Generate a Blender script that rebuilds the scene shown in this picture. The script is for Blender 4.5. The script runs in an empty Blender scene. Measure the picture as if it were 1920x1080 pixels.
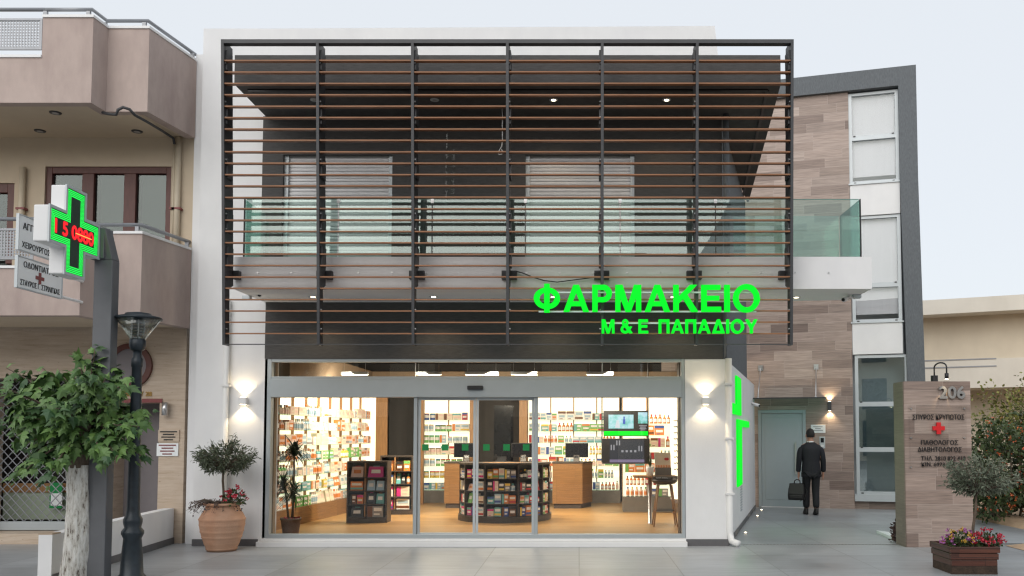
import bpy, bmesh, math, random
from math import radians as R, sin, cos, pi
from mathutils import Vector, Matrix
rnd = random.Random(7)
S = bpy.context.scene
COL = S.collection

# ---------------------------------------------------------------- camera, sky, sun, exposure
F, EYE, TILT, CX, CY = 1664.0, 1.62, R(3.0), 1085.0, 728.0
cam_d = bpy.data.cameras.new("camera"); cam = bpy.data.objects.new("camera", cam_d); COL.objects.link(cam)
cam.location = (0, 0, EYE); cam.rotation_euler = (R(90) + TILT, 0, 0)
cam_d.sensor_width = 36; cam_d.lens = F / 1920 * 36
cam_d.shift_x = (960 - CX) / 1920; cam_d.shift_y = (CY - 540) / 1920
cam_d.clip_end = 2000; S.camera = cam
S.render.resolution_x, S.render.resolution_y = 1024, 576

W = bpy.data.worlds.new("World"); S.world = W; W.use_nodes = True
wn, wl = W.node_tree.nodes, W.node_tree.links
sky = wn.new("ShaderNodeTexSky"); sky.sky_type = 'NISHITA'; sky.sun_disc = False
SUN_EL, SUN_AZ = R(26), R(200)
sky.sun_elevation = SUN_EL; sky.sun_rotation = SUN_AZ; sky.air_density = 1.0; sky.dust_density = 2.0
over = wn.new("ShaderNodeMix"); over.data_type = 'RGBA'; over.inputs[0].default_value = 0.86
over.inputs[7].default_value = (8.75, 9.15, 9.6, 1)
wl.new(sky.outputs[0], over.inputs[6])
bg = wn["Background"]; bg.inputs[1].default_value = 0.088
wl.new(over.outputs[2], bg.inputs[0])
sun_d = bpy.data.lights.new("sun", 'SUN'); sun_d.energy = 1.6; sun_d.angle = R(60); sun_d.color = (1, .965, .92)
sun = bpy.data.objects.new("sun", sun_d); COL.objects.link(sun)
_sd = Vector((sin(SUN_AZ) * cos(SUN_EL), cos(SUN_AZ) * cos(SUN_EL), sin(SUN_EL)))
sun.rotation_euler = _sd.to_track_quat('Z', 'Y').to_euler(); sun.location = _sd * 30
S.view_settings.view_transform = 'Standard'; S.view_settings.look = 'None'
S.view_settings.exposure = 0.22; S.view_settings.gamma = 1
S.render.engine = 'CYCLES'; S.cycles.use_denoising = True
S.cycles.max_bounces = 8; S.cycles.transparent_max_bounces = 16; S.cycles.caustics_reflective = False
S.cycles.sample_clamp_indirect = 4; S.cycles.filter_width = 1.3

# ---------------------------------------------------------------- measuring: sight line -> point on a plane of known distance
def ray(px, py):
    u, v = (px - CX) / F, (CY - py) / F
    dy = cos(TILT) - v * sin(TILT)
    return u / dy, (sin(TILT) + v * cos(TILT)) / dy
def X(px, py, Y): return ray(px, py)[0] * Y
def Z(px, py, Y): return EYE + ray(px, py)[1] * Y

# ---------------------------------------------------------------- materials
def nodes_of(name):
    m = bpy.data.materials.new(name); m.use_nodes = True
    n, l = m.node_tree.nodes, m.node_tree.links
    return m, n, l, n["Principled BSDF"]
def mix(n, l, fac, a, b, mode='MIX'):
    x = n.new("ShaderNodeMix"); x.data_type = 'RGBA'; x.blend_type = mode
    for i, v in ((0, fac), (6, a), (7, b)):
        if hasattr(v, 'links'): l.new(v, x.inputs[i])
        elif i == 0: x.inputs[0].default_value = v
        else: x.inputs[i].default_value = (*v, 1) if len(v) == 3 else v
    return x.outputs[2]
def math_(n, l, op, a, b=0.0, c=None):
    x = n.new("ShaderNodeMath"); x.operation = op
    for i, v in enumerate((a, b) if c is None else (a, b, c)):
        if hasattr(v, 'links'): l.new(v, x.inputs[i])
        else: x.inputs[i].default_value = v
    return x.outputs[0]
def ramp(n, l, src, stops):
    r = n.new("ShaderNodeValToRGB"); l.new(src, r.inputs[0])
    e = r.color_ramp.elements
    while len(e) < len(stops): e.new(.5)
    for k, (p, c) in enumerate(stops):
        e[k].position = p; e[k].color = (*c, 1) if len(c) == 3 else c
    return r.outputs[0]
def coords(n, l, scale=(1, 1, 1), kind="Object"):
    t = n.new("ShaderNodeTexCoord"); mp = n.new("ShaderNodeMapping"); mp.inputs[3].default_value = scale
    l.new(t.outputs[kind], mp.inputs[0]); return mp.outputs[0]
def noise(n, l, vec, scale, detail=4, rough=.55):
    t = n.new("ShaderNodeTexNoise"); t.inputs["Scale"].default_value = scale
    t.inputs["Detail"].default_value = detail; t.inputs["Roughness"].default_value = rough
    l.new(vec, t.inputs["Vector"]); return t.outputs[0]
def bump(n, l, b, h, strength, dist=.01):
    x = n.new("ShaderNodeBump"); x.inputs["Strength"].default_value = strength; x.inputs["Distance"].default_value = dist
    l.new(h, x.inputs["Height"]); l.new(x.outputs[0], b.inputs["Normal"])
def sc(c, k): return tuple(min(1, v * k) for v in c)
def plain(name, col, rough=.5, metal=0, var=.12, nscale=6, stretch=(1, 1, 1), bmp=0, bscale=120, spec=.5, big=None):
    m, n, l, b = nodes_of(name)
    v = coords(n, l, stretch); t = noise(n, l, v, nscale)
    c = ramp(n, l, t, [(.25, sc(col, 1 - var)), (.75, sc(col, 1 + var))])
    if big:                                                        # broad weathering blotches
        t2 = noise(n, l, coords(n, l, (1, 1, .35)), big[0], 5, .65)
        c = mix(n, l, ramp(n, l, t2, [(.45, (0, 0, 0)), (.75, (1, 1, 1))]), c, big[1])
    l.new(c, b.inputs["Base Color"])
    b.inputs["Roughness"].default_value = rough; b.inputs["Metallic"].default_value = metal
    b.inputs["Specular IOR Level"].default_value = spec
    if bmp: bump(n, l, b, noise(n, l, v, bscale, 3), bmp)
    return m
def emit(name, col, k, base=None):
    m, n, l, b = nodes_of(name)
    b.inputs["Base Color"].default_value = (*(base or col), 1); b.inputs["Emission Color"].default_value = (*col, 1)
    b.inputs["Emission Strength"].default_value = k; b.inputs["Roughness"].default_value = .6; b.inputs["Specular IOR Level"].default_value = .1
    return m
def glass(name, tint=(1, 1, 1), ior=1.45, boost=1.0, wavy=0.0):
    m = bpy.data.materials.new(name); m.use_nodes = True; n, l = m.node_tree.nodes, m.node_tree.links
    n.remove(n["Principled BSDF"]); out = n["Material Output"]
    tr = n.new("ShaderNodeBsdfTransparent"); tr.inputs[0].default_value = (*tint, 1)
    gl = n.new("ShaderNodeBsdfGlossy"); gl.inputs["Roughness"].default_value = .0; gl.inputs[0].default_value = (.95, 1, .98, 1)
    if wavy:
        bp = n.new("ShaderNodeBump"); bp.inputs["Strength"].default_value = wavy; bp.inputs["Distance"].default_value = .02
        l.new(noise(n, l, coords(n, l), 1.3, 1), bp.inputs["Height"]); l.new(bp.outputs[0], gl.inputs["Normal"])
    fr = n.new("ShaderNodeFresnel"); ge = n.new("ShaderNodeNewGeometry")
    l.new(math_(n, l, 'POWER', ior, math_(n, l, 'SUBTRACT', 1.0, math_(n, l, 'MULTIPLY', ge.outputs["Backfacing"], 2.0))), fr.inputs[0])
    ms = n.new("ShaderNodeMixShader"); l.new(math_(n, l, 'MULTIPLY', fr.outputs[0], boost), ms.inputs[0])
    l.new(tr.outputs[0], ms.inputs[1]); l.new(gl.outputs[0], ms.inputs[2]); l.new(ms.outputs[0], out.inputs[0])
    return m
def planks(name, ph, plen, cols, joint, grain=.35, rough=.45, axes=("X", "Z"), jw=.004, seed=0.0, bmp=.3):
    """courses of boards/tiles of random tone with streaky grain, laid along axes[0], stacked along axes[1]"""
    m, n, l, b = nodes_of(name)
    t = n.new("ShaderNodeTexCoord"); s = n.new("ShaderNodeSeparateXYZ"); l.new(t.outputs["Object"], s.inputs[0])
    ix = {"X": 0, "Y": 1, "Z": 2}
    u, w = s.outputs[ix[axes[0]]], s.outputs[ix[axes[1]]]
    row = math_(n, l, 'FLOOR', math_(n, l, 'DIVIDE', w, ph))
    wn_ = n.new("ShaderNodeTexWhiteNoise"); wn_.noise_dimensions = '1D'
    l.new(math_(n, l, 'ADD', row, 17.3 + seed), wn_.inputs["W"])
    uu = math_(n, l, 'ADD', math_(n, l, 'DIVIDE', u, plen), math_(n, l, 'MULTIPLY', wn_.outputs[0], 9.0))
    pid = math_(n, l, 'FLOOR', uu)
    cb = n.new("ShaderNodeCombineXYZ"); l.new(pid, cb.inputs[0]); l.new(row, cb.inputs[1]); cb.inputs[2].default_value = seed
    w2 = n.new("ShaderNodeTexWhiteNoise"); w2.noise_dimensions = '3D'; l.new(cb.outputs[0], w2.inputs["Vector"])
    k = len(cols); tone = ramp(n, l, w2.outputs[0], [((i + .5) / k, c) for i, c in enumerate(cols)])
    gv = n.new("ShaderNodeCombineXYZ"); l.new(math_(n, l, 'MULTIPLY', u, 1.6), gv.inputs[0])
    l.new(math_(n, l, 'MULTIPLY', w, 38.0), gv.inputs[1]); l.new(math_(n, l, 'MULTIPLY', w2.outputs[0], 40.0), gv.inputs[2])
    g = noise(n, l, gv.outputs[0], 1.5, 5, .65)
    tone = mix(n, l, 1.0, tone, ramp(n, l, g, [(.25, (1 - grain,) * 3), (.75, (1 + grain * .35,) * 3)]), 'MULTIPLY')
    fu = math_(n, l, 'FRACT', uu); fw = math_(n, l, 'FRACT', math_(n, l, 'DIVIDE', w, ph))
    j = math_(n, l, 'MAXIMUM', math_(n, l, 'LESS_THAN', fu, jw / plen), math_(n, l, 'LESS_THAN', fw, jw / ph))
    l.new(mix(n, l, j, tone, joint), b.inputs["Base Color"]); b.inputs["Roughness"].default_value = rough
    if bmp: bump(n, l, b, math_(n, l, 'SUBTRACT', math_(n, l, 'MULTIPLY', g, .3), j), bmp, .004)
    return m
def leafmat(name, a, b_, rough=.5, tr=.15):
    m, n, l, b = nodes_of(name)
    g = n.new("ShaderNodeNewGeometry")
    l.new(ramp(n, l, g.outputs["Random Per Island"], [(0, a), (.55, tuple((x + y) / 2 for x, y in zip(a, b_))), (1, b_)]), b.inputs["Base Color"])
    b.inputs["Roughness"].default_value = rough; b.inputs["Transmission Weight"].default_value = 0
    return m
def tilefloor(name, col, joint, sx, sy, rough):
    m, n, l, b = nodes_of(name)
    t = n.new("ShaderNodeTexCoord"); s = n.new("ShaderNodeSeparateXYZ"); l.new(t.outputs["Object"], s.inputs[0])
    fx = math_(n, l, 'DIVIDE', s.outputs[0], sx); fy = math_(n, l, 'DIVIDE', s.outputs[1], sy)
    j = math_(n, l, 'MAXIMUM', math_(n, l, 'LESS_THAN', math_(n, l, 'FRACT', fx), .012 / sx), math_(n, l, 'LESS_THAN', math_(n, l, 'FRACT', fy), .016 / sy))
    cb = n.new("ShaderNodeCombineXYZ"); l.new(math_(n, l, 'FLOOR', fx), cb.inputs[0]); l.new(math_(n, l, 'FLOOR', fy), cb.inputs[1])
    w2 = n.new("ShaderNodeTexWhiteNoise"); l.new(cb.outputs[0], w2.inputs["Vector"])
    tone = ramp(n, l, w2.outputs[0], [(0, sc(col, .90)), (1, sc(col, 1.08))])
    st = noise(n, l, coords(n, l, (.7, 4, 1)), 2.2, 6, .65)
    tone = mix(n, l, 1.0, tone, ramp(n, l, st, [(.3, (.82,) * 3), (.72, (1.1,) * 3)]), 'MULTIPLY')
    dirt = noise(n, l, coords(n, l), .55, 5, .6)
    tone = mix(n, l, 1.0, tone, ramp(n, l, dirt, [(.33, (.78,) * 3), (.5, (1.0,) * 3), (.68, (1.05,) * 3)]), 'MULTIPLY')
    l.new(mix(n, l, j, tone, joint), b.inputs["Base Color"])
    l.new(ramp(n, l, dirt, [(.3, (rough * .75,) * 3), (.7, (rough * 1.2,) * 3)]), b.inputs["Roughness"])
    bump(n, l, b, math_(n, l, 'SUBTRACT', math_(n, l, 'MULTIPLY', noise(n, l, coords(n, l), 60, 3), .15), j), .25, .003)
    return m

M = dict(
    white=plain("white_plaster", (.80, .80, .80), .85, 0, .025, 3, bmp=.35, bscale=170, big=(.9, (.72, .72, .73))),
    whitepaint=plain("white_paint", (.78, .78, .78), .5, 0, .02),
    dark=plain("dark_plaster", (.082, .080, .079), .9, 0, .2, 9, (1, 1, 7), bmp=.4, bscale=130),
    slate=plain("slate_plaster", (.135, .148, .16), .9, 0, .25, 12, (6, 6, 1.2), bmp=.5, bscale=120),
    pink=plain("pink_plaster", (.49, .395, .355), .9, 0, .05, 4, bmp=.25, bscale=150, big=(1.6, (.36, .28, .255))),
    beige=plain("beige_plaster", (.60, .50, .375), .9, 0, .04, 4, bmp=.2, bscale=150),
    cream=plain("cream_plaster", (.68, .60, .47), .9, 0, .05, 2, bmp=.2, bscale=60, big=(.35, (.58, .50, .39))),
    creamwhite=plain("pale_band", (.72, .68, .60), .85, 0, .05, 2, big=(.4, (.62, .58, .5))),
    alu=plain("grey_aluminium", (.40, .44, .46), .42, .25, .03),
    alulight=plain("pale_aluminium", (.52, .56, .58), .45, .2, .03),
    shutter=plain("shutter_aluminium", (.74, .73, .74), .5, .1, .03),
    char=plain("charcoal_metal", (.055, .056, .06), .5, .3, .1),
    post=plain("post_grey_paint", (.12, .125, .135), .5, .1, .08, bmp=.1),
    black=plain("black_plastic", (.014, .014, .016), .4, 0, .1),
    steel=plain("brushed_steel", (.55, .55, .55), .3, .9, .08),
    lampgreen=plain("dark_lamp_paint", (.018, .026, .034), .42, .2, .3, 14, bmp=.2, bscale=60),
    slat=plain("timber_slat", (.26, .115, .05), .55, 0, .25, 5, (.8, 14, 14)),
    brown=plain("brown_window_wood", (.105, .03, .022), .45, 0, .2, 8, (4, 4, 1)),
    terra=plain("terracotta", (.50, .27, .165), .8, 0, .16, 5, (1, 1, 2.5), bmp=.35, bscale=70, big=(2.6, (.56, .36, .25))),
    rustpot=plain("dark_clay", (.13, .085, .065), .7, 0, .3, 6, bmp=.3, bscale=40),
    soil=plain("soil", (.05, .032, .022), .95, 0, .4, 20, bmp=.8, bscale=40),
    wetwood=planks("planter_boards", .1, 1.3, [(.10, .034, .022), (.14, .05, .03), (.08, .03, .02)], (.01, .006, .005), .5, .4),
    bark=plain("bark", (.12, .09, .065), .9, 0, .4, 12, (3, 3, 1), bmp=.9, bscale=30),
    oak=planks("oak_veneer", .62, 1.7, [(.25, .125, .045), (.29, .15, .055), (.22, .11, .04)], (.12, .06, .02), .45, .45),
    oakv=plain("oak_post", (.30, .155, .06), .5, 0, .25, 4, (16, 16, 1)),
    walnut=plain("dark_post", (.085, .055, .04), .5, 0, .35, 4, (16, 16, 1)),
    brownbox=plain("dark_laminate", (.05, .038, .031), .45, 0, .15),
    greybase=plain("grey_plinth", (.17, .155, .135), .6, 0, .12),
    oakfloor=planks("oak_floor", .16, 1.4, [(.42, .235, .085), (.48, .275, .105), (.37, .20, .072), (.45, .255, .095)], (.24, .13, .05), .3, .38, ("X", "Y"), .003),
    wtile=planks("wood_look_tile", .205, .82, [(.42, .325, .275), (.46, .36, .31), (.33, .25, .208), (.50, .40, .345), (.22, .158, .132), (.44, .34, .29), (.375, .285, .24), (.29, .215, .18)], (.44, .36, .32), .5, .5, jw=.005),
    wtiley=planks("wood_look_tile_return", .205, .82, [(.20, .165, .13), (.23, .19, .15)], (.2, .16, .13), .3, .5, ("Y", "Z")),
    pave=tilefloor("porcelain_paving", (.345, .362, .378), (.20, .205, .21), 1.2, 1.2, .38),
    earth=plain("dry_earth", (.42, .29, .185), .95, 0, .28, 3, bmp=.9, bscale=24, big=(1.4, (.50, .36, .24))),
    asphalt=plain("street_ground", (.16, .155, .15), .9, 0, .2, 4, bmp=.4, bscale=60),
    skirt=plain("grey_skirting_tile", (.115, .113, .118), .5, 0, .12),
    plate=plain("white_sign_plate", (.83, .86, .87), .4, 0, .02),
    ink=plain("black_lettering", (.012, .012, .014), .4, 0, .05),
    gold=plain("brass_lettering", (.35, .22, .07), .4, .6, .1),
    red=plain("red_paint", (.62, .015, .02), .4, 0, .05),
    redbrown=plain("dull_red_paint", (.22, .05, .05), .5, 0, .05),
    pipe=plain("white_pipe", (.76, .76, .75), .45, 0, .03),
    beigepipe=plain("beige_pipe", (.58, .50, .38), .5, 0, .05),
    railgrey=plain("grey_rail_paint", (.30, .31, .33), .42, .3, .05),
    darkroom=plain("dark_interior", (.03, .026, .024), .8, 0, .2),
    greenpanel=plain("pale_green_panel", (.33, .39, .30), .7, 0, .06),
    greydoor=plain("grey_door_paint", (.38, .44, .46), .5, .1, .02),
    mauvedoor=plain("grey_flush_door", (.22, .20, .21), .6, 0, .05),
    curtain=plain("net_curtain", (.33, .34, .32), .9, 0, .06, 2),
    blind=plain("pale_blind", (.70, .655, .66), .8, 0, .04, 4, (8, 1, .3)),
    ceil=plain("shop_ceiling", (.36, .31, .25), .9, 0, .05),
    shopwall=plain("shop_wall", (.26, .19, .125), .9, 0, .06),
    glass=glass("shop_glass", (.99, .992, .99), 1.45, .8),
    glassclear=glass("clear_window_glass", (.93, .95, .96), 1.5, 1.0),
    aptglass=glass("apartment_glass", (.62, .68, .67), 1.5, 1.1),
    glassdark=glass("window_glass", (.80, .85, .86), 1.5, 3.4),
    glassgreen=glass("railing_glass", (.78, .88, .85), 1.5, 1.9),
    glassend=glass("railing_glass_edge_on", (.50, .72, .66), 1.5, 1.5),
    edge=plain("green_glass_edge", (.16, .34, .29), .2, 0, .05),
    shelfglass=glass("shelf_glass", (.86, .95, .90), 1.45, 1.0),
    clear=glass("lamp_glass", (.93, .95, .95), 1.45, 1.6),
    acrylic=glass("acrylic", (.985, .985, .985), 1.4, .6),
    backlit=emit("backlit_panel", (1.0, .92, .72), .92),
    striplight=emit("strip_light", (1.0, .86, .62), 3.0),
    bulb=emit("lamp_lens", (1.0, .84, .58), 9.0),
    offlens=plain("unlit_lens", (.45, .45, .45), .25, 0, .02),
    green=emit("lit_green_acrylic", (.0, 1.0, .03), .80, (.0, .12, .0)),
    ledgreen=emit("green_led", (.02, 1.0, .10), 1.1, (.02, .3, .05)),
    ledred=emit("red_led", (1.0, .02, .03), .9, (.3, .02, .02)),
    ledamber=emit("amber_led", (1.0, .38, .08), 1.1),
    sticker=plain("green_sticker", (.0, .24, .055), .5, 0, .03),
    ledface=plain("led_face", (.022, .05, .035), .35, 0, .3, 60),
    screen=plain("dark_screen", (.012, .013, .017), .12, 0, .1),
    navy=plain("navy_suit", (.006, .007, .0115), .7, 0, .2, 30, bmp=.9, bscale=7),
    trouser=plain("dark_trousers", (.008, .0085, .011), .75, 0, .2, 30, bmp=.2),
    skin=plain("skin", (.42, .22, .15), .55, 0, .06),
    hair=plain("dark_hair", (.010, .008, .007), .55, 0, .4, 60, bmp=.6, bscale=160),
    leather=plain("black_leather", (.010, .009, .009), .4, 0, .2, 20, bmp=.3),
    mulb=leafmat("mulberry_leaf", (.026, .075, .022), (.14, .25, .06)),
    olive=leafmat("olive_leaf", (.050, .068, .036), (.13, .155, .095)),
    olive2=leafmat("pale_olive_leaf", (.075, .095, .060), (.20, .225, .16)),
    drac=leafmat("dracaena_leaf", (.020, .032, .016), (.06, .085, .035)),
    shrub=leafmat("shrub_leaf", (.022, .042, .014), (.075, .105, .03)),
    creeper=leafmat("creeper_leaf", (.09, .11, .025), (.28, .26, .06)),
    purple=leafmat("purple_leaf", (.05, .03, .03), (.13, .085, .07)),
    redfl=leafmat("red_petals", (.36, .012, .03), (.62, .03, .07)),
    orfl=leafmat("orange_petals", (.45, .06, .02), (.62, .16, .04)),
    pinkfl=leafmat("mauve_petals", (.26, .06, .24), (.48, .16, .42)),
    yelfl=leafmat("yellow_petals", (.45, .24, .02), (.60, .38, .06)),
)
def trav():
    m, n, l, b = nodes_of("travertine")
    v = coords(n, l, (.9, .9, 9)); t = noise(n, l, v, 2.2, 8, .68)
    c = ramp(n, l, t, [(.25, (.36, .26, .18)), (.45, (.52, .41, .31)), (.7, (.62, .52, .42))])
    p = noise(n, l, coords(n, l, (1, 1, 4)), 14, 3)
    c = mix(n, l, ramp(n, l, p, [(.66, (0, 0, 0)), (.72, (1, 1, 1))]), c, (.33, .23, .16))
    l.new(c, b.inputs["Base Color"]); b.inputs["Roughness"].default_value = .55
    return m
M['trav'] = trav()
def whitebark():
    m, n, l, b = nodes_of("limewashed_bark")
    t = noise(n, l, coords(n, l, (9, 9, 2.2)), 3.2, 6, .7)
    c = ramp(n, l, t, [(.36, (.11, .085, .065)), (.43, (.50, .47, .42)), (.6, (.74, .73, .69))])
    l.new(c, b.inputs["Base Color"]); b.inputs["Roughness"].default_value = .9; bump(n, l, b, t, .8, .03)
    return m
M['wbark'] = whitebark()

# ---------------------------------------------------------------- mesh builder, things, parts
ORG = {}
class MB:
    def __init__(s): s.v, s.f, s.m, s.k, s.c = [], [], [], 0, []
    def add(s, vs, fs):
        o = len(s.v); s.c.append((o, len(vs), len(s.f), len(fs))); s.v += [tuple(p) for p in vs]; s.f += [tuple(i + o for i in q) for q in fs]; s.m += [s.k] * len(fs); return s
    def mat(s, k): s.k = k; return s
    def box(s, x0, x1, y0, y1, z0, z1):
        x0, x1 = sorted((x0, x1)); y0, y1 = sorted((y0, y1)); z0, z1 = sorted((z0, z1))
        return s.add([(x, y, z) for z in (z0, z1) for y in (y0, y1) for x in (x0, x1)],
                     [(0, 2, 3, 1), (4, 5, 7, 6), (0, 1, 5, 4), (2, 6, 7, 3), (0, 4, 6, 2), (1, 3, 7, 5)])
    def prism(s, pts, ext):
        n = len(pts); e = Vector(ext); a = [Vector(p) for p in pts]
        nrm = Vector((0, 0, 0))
        for i in range(n): nrm += a[i].cross(a[(i + 1) % n])
        if nrm.dot(e) < 0: a.reverse()
        return s.add(a + [p + e for p in a], [tuple(range(n - 1, -1, -1)), tuple(range(n, 2 * n))] + [(i, (i + 1) % n, n + (i + 1) % n, n + i) for i in range(n)])
    def plan(s, pts, z0, z1): return s.prism([(x, y, z0) for x, y in pts], (0, 0, z1 - z0))
    def wallpath(s, pts, th, z0, z1, z0s=None):
        """a wall of thickness th behind (to the left of) an open polyline in plan"""
        L, P = [], [Vector(p) for p in pts]
        for i, p in enumerate(P):
            d1 = (P[i] - P[i - 1]).normalized() if i else (P[1] - P[0]).normalized()
            d2 = (P[i + 1] - P[i]).normalized() if i < len(P) - 1 else d1
            n1, n2 = Vector((-d1.y, d1.x)), Vector((-d2.y, d2.x)); b = (n1 + n2).normalized()
            L.append(p + b * (th / max(.3, b.dot(n1))))
        for i in range(len(P) - 1):
            q = [P[i], P[i + 1], L[i + 1], L[i]]
            vs = [(a.x, a.y, z0) for a in q] + [(a.x, a.y, z1) for a in q]
            fs = [(3, 2, 1, 0), (4, 5, 6, 7), (0, 1, 5, 4), (2, 3, 7, 6)]
            if i == 0: fs.append((3, 0, 4, 7))
            if i == len(P) - 2: fs.append((1, 2, 6, 5))
            s.add(vs, fs)
        return s
    def tube(s, pts, r, n=10, cap=True):
        P = [Vector(p) for p in pts]; rs = r if isinstance(r, (list, tuple)) else [r] * len(P)
        vs, fs = [], []; up = None
        for i, p in enumerate(P):
            d = (P[min(i + 1, len(P) - 1)] - P[max(i - 1, 0)]).normalized()
            if up is None: up = Vector((0, 0, 1)) if abs(d.z) < .9 else Vector((1, 0, 0))
            a = d.cross(up).normalized(); b = a.cross(d).normalized(); up = b
            for k in range(n):
                t = 2 * pi * k / n; vs.append(p + (a * cos(t) + b * sin(t)) * rs[i])
        for i in range(len(P) - 1):
            for k in range(n):
                fs.append((i * n + k, i * n + (k + 1) % n, (i + 1) * n + (k + 1) % n, (i + 1) * n + k))
        if cap: fs += [tuple(range(n - 1, -1, -1)), tuple(range((len(P) - 1) * n, len(P) * n))]
        return s.add(vs, fs)
    def lathe(s, prof, c=(0, 0, 0), n=24, sq=(1, 1)):
        vs, fs = [], []
        for r, z in prof:
            for k in range(n):
                t = 2 * pi * k / n; vs.append((c[0] + r * cos(t) * sq[0], c[1] + r * sin(t) * sq[1], c[2] + z))
        for i in range(len(prof) - 1):
            for k in range(n):
                fs.append((i * n + k, i * n + (k + 1) % n, (i + 1) * n + (k + 1) % n, (i + 1) * n + k))
        if prof[0][0] > 1e-4: fs.append(tuple(range(n - 1, -1, -1)))
        if prof[-1][0] > 1e-4: fs.append(tuple(range((len(prof) - 1) * n, len(prof) * n)))
        return s.add(vs, fs)
    def build(s, name, mats, parent=None, smooth=False, bevel=0, local=False):
        o_ = ORG.get(parent.name, Vector()) if parent and not local else Vector()
        me = bpy.data.meshes.new(name); me.from_pydata([tuple(Vector(p) - o_) for p in s.v], [], s.f)
        for m in (mats if isinstance(mats, (list, tuple)) else [mats]): me.materials.append(M[m] if isinstance(m, str) else m)
        me.polygons.foreach_set("material_index", s.m)
        if smooth: me.polygons.foreach_set("use_smooth", [True] * len(me.polygons))
        me.validate(); me.update()
        o = bpy.data.objects.new(name, me); COL.objects.link(o)
        if parent: o.parent = parent; ORG[o.name] = o_
        if bevel:
            b = o.modifiers.new("bevel", 'BEVEL'); b.width = bevel; b.segments = 2; b.limit_method = 'ANGLE'; b.angle_limit = R(50)
        return o
def each(b, name, mats, parent=None, **k):
    """every piece of b as a part of its own"""
    out = []
    for o, nv, fo, nf in b.c:
        q = MB(); q.add(b.v[o:o + nv], [tuple(i - o for i in f) for f in b.f[fo:fo + nf]]); q.m = b.m[fo:fo + nf]
        out.append(q.build(name, mats, parent, **k))
    return out
def tag(o, label=None, cat=None, group=None, kind=None):
    for k, v in (("label", label), ("category", cat), ("group", group), ("kind", kind)):
        if v: o[k] = v
    return o
def thing(name, label, cat, loc=(0, 0, 0), group=None, rz=0):
    o = bpy.data.objects.new(name, None); COL.objects.link(o); o.empty_display_size = .1
    o.location = loc; o.rotation_euler.z = rz; ORG[o.name] = Vector(loc) if not rz else Vector()
    return tag(o, label, cat, group)
def copy_tree(o, loc, parent=None, label=None):
    c = o.copy(); COL.objects.link(c)
    if parent: c.parent = parent
    else: c.location = loc
    if label: c["label"] = label
    for ch in o.children: copy_tree(ch, None, c)
    return c
def text(body, mat, parent, x0, x1, z0, z1, depth=.02, bold=.02, name="lettering", xf=None, local=False, base=0.0):
    """lettering fitted into a box of real size, standing in XZ with its back at y = base, moved by xf"""
    c = bpy.data.curves.new("t", "FONT"); c.body = body; c.size = 1; c.resolution_u = 3
    t = bpy.data.objects.new("t", c); COL.objects.link(t)
    me = bpy.data.meshes.new_from_object(t.evaluated_get(bpy.context.evaluated_depsgraph_get()))
    bpy.data.objects.remove(t); bpy.data.curves.remove(c)
    bm = bmesh.new(); bm.from_mesh(me); bpy.data.meshes.remove(me)
    bmesh.ops.remove_doubles(bm, verts=bm.verts, dist=1e-4)
    bmesh.ops.dissolve_degenerate(bm, edges=bm.edges, dist=1e-4)
    if depth:
        g = bmesh.ops.extrude_face_region(bm, geom=bm.faces[:])
        for v in g["geom"]:
            if isinstance(v, bmesh.types.BMVert): v.co.z += 1
    bmesh.ops.recalc_face_normals(bm, faces=bm.faces)
    xs = [v.co.x for v in bm.verts]; ys = [v.co.y for v in bm.verts]
    ax, bx, ay, by = min(xs), max(xs), min(ys), max(ys)
    b = MB(); bw = bold * (z1 - z0) * 1.4
    for i_, (ox_, oz_) in enumerate(((0, 0), (bw, 0), (-bw, 0), (0, bw), (0, -bw)) if bold > .015 else ((0, 0), (bw, 0), (-bw, 0))):
        q = []
        for v in bm.verts:
            p = Vector((x0 + ox_ + (v.co.x - ax) / (bx - ax) * (x1 - x0), base - v.co.z * depth - .0004 * i_, z0 + oz_ + (v.co.y - ay) / (by - ay) * (z1 - z0)))
            q.append(xf @ p if xf else p)
        b.add(q, [tuple(v.index for v in f.verts) for f in bm.faces])
    bm.free()
    return b.build(name, mat, parent, local=local)

# ---------------------------------------------------------------- ground
g = MB(); g.add([(-400, -400, 0), (400, -400, 0), (400, 700, 0), (-400, 700, 0)], [(0, 1, 2, 3)])
tag(g.build("ground", "asphalt"), kind="structure")
g = MB(); g.add([(-20, -3, .006), (6.25, -3, .006), (6.25, 13.3, .006), (7.6, 13.3, .006), (7.6, 22, .006), (-20, 22, .006)], [(0, 1, 2, 3, 4, 5)])
tag(g.build("paving", "pave"), kind="structure")
g = MB(); nx, ny = 60, 60
for j in range(ny + 1):
    for i in range(nx + 1):
        x = 6.2 + 14 * (i / nx) ** 1.6; y = 6 + 20 * j / ny
        h = .012 + (.03 * rnd.random() + .05 * math.sin(x * 1.7 + y) * math.cos(y * 1.3) + .05) * min(1, (x - 6.2) * 1.5)
        if y > 13.0 and x < 7.7: h = -.05
        g.v.append((x, y, h))
for j in range(ny):
    for i in range(nx):
        a = j * (nx + 1) + i; g.f.append((a, a + 1, a + nx + 2, a + nx + 1)); g.m.append(0)
tag(g.build("bare_earth", "earth", smooth=True), kind="structure")

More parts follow.
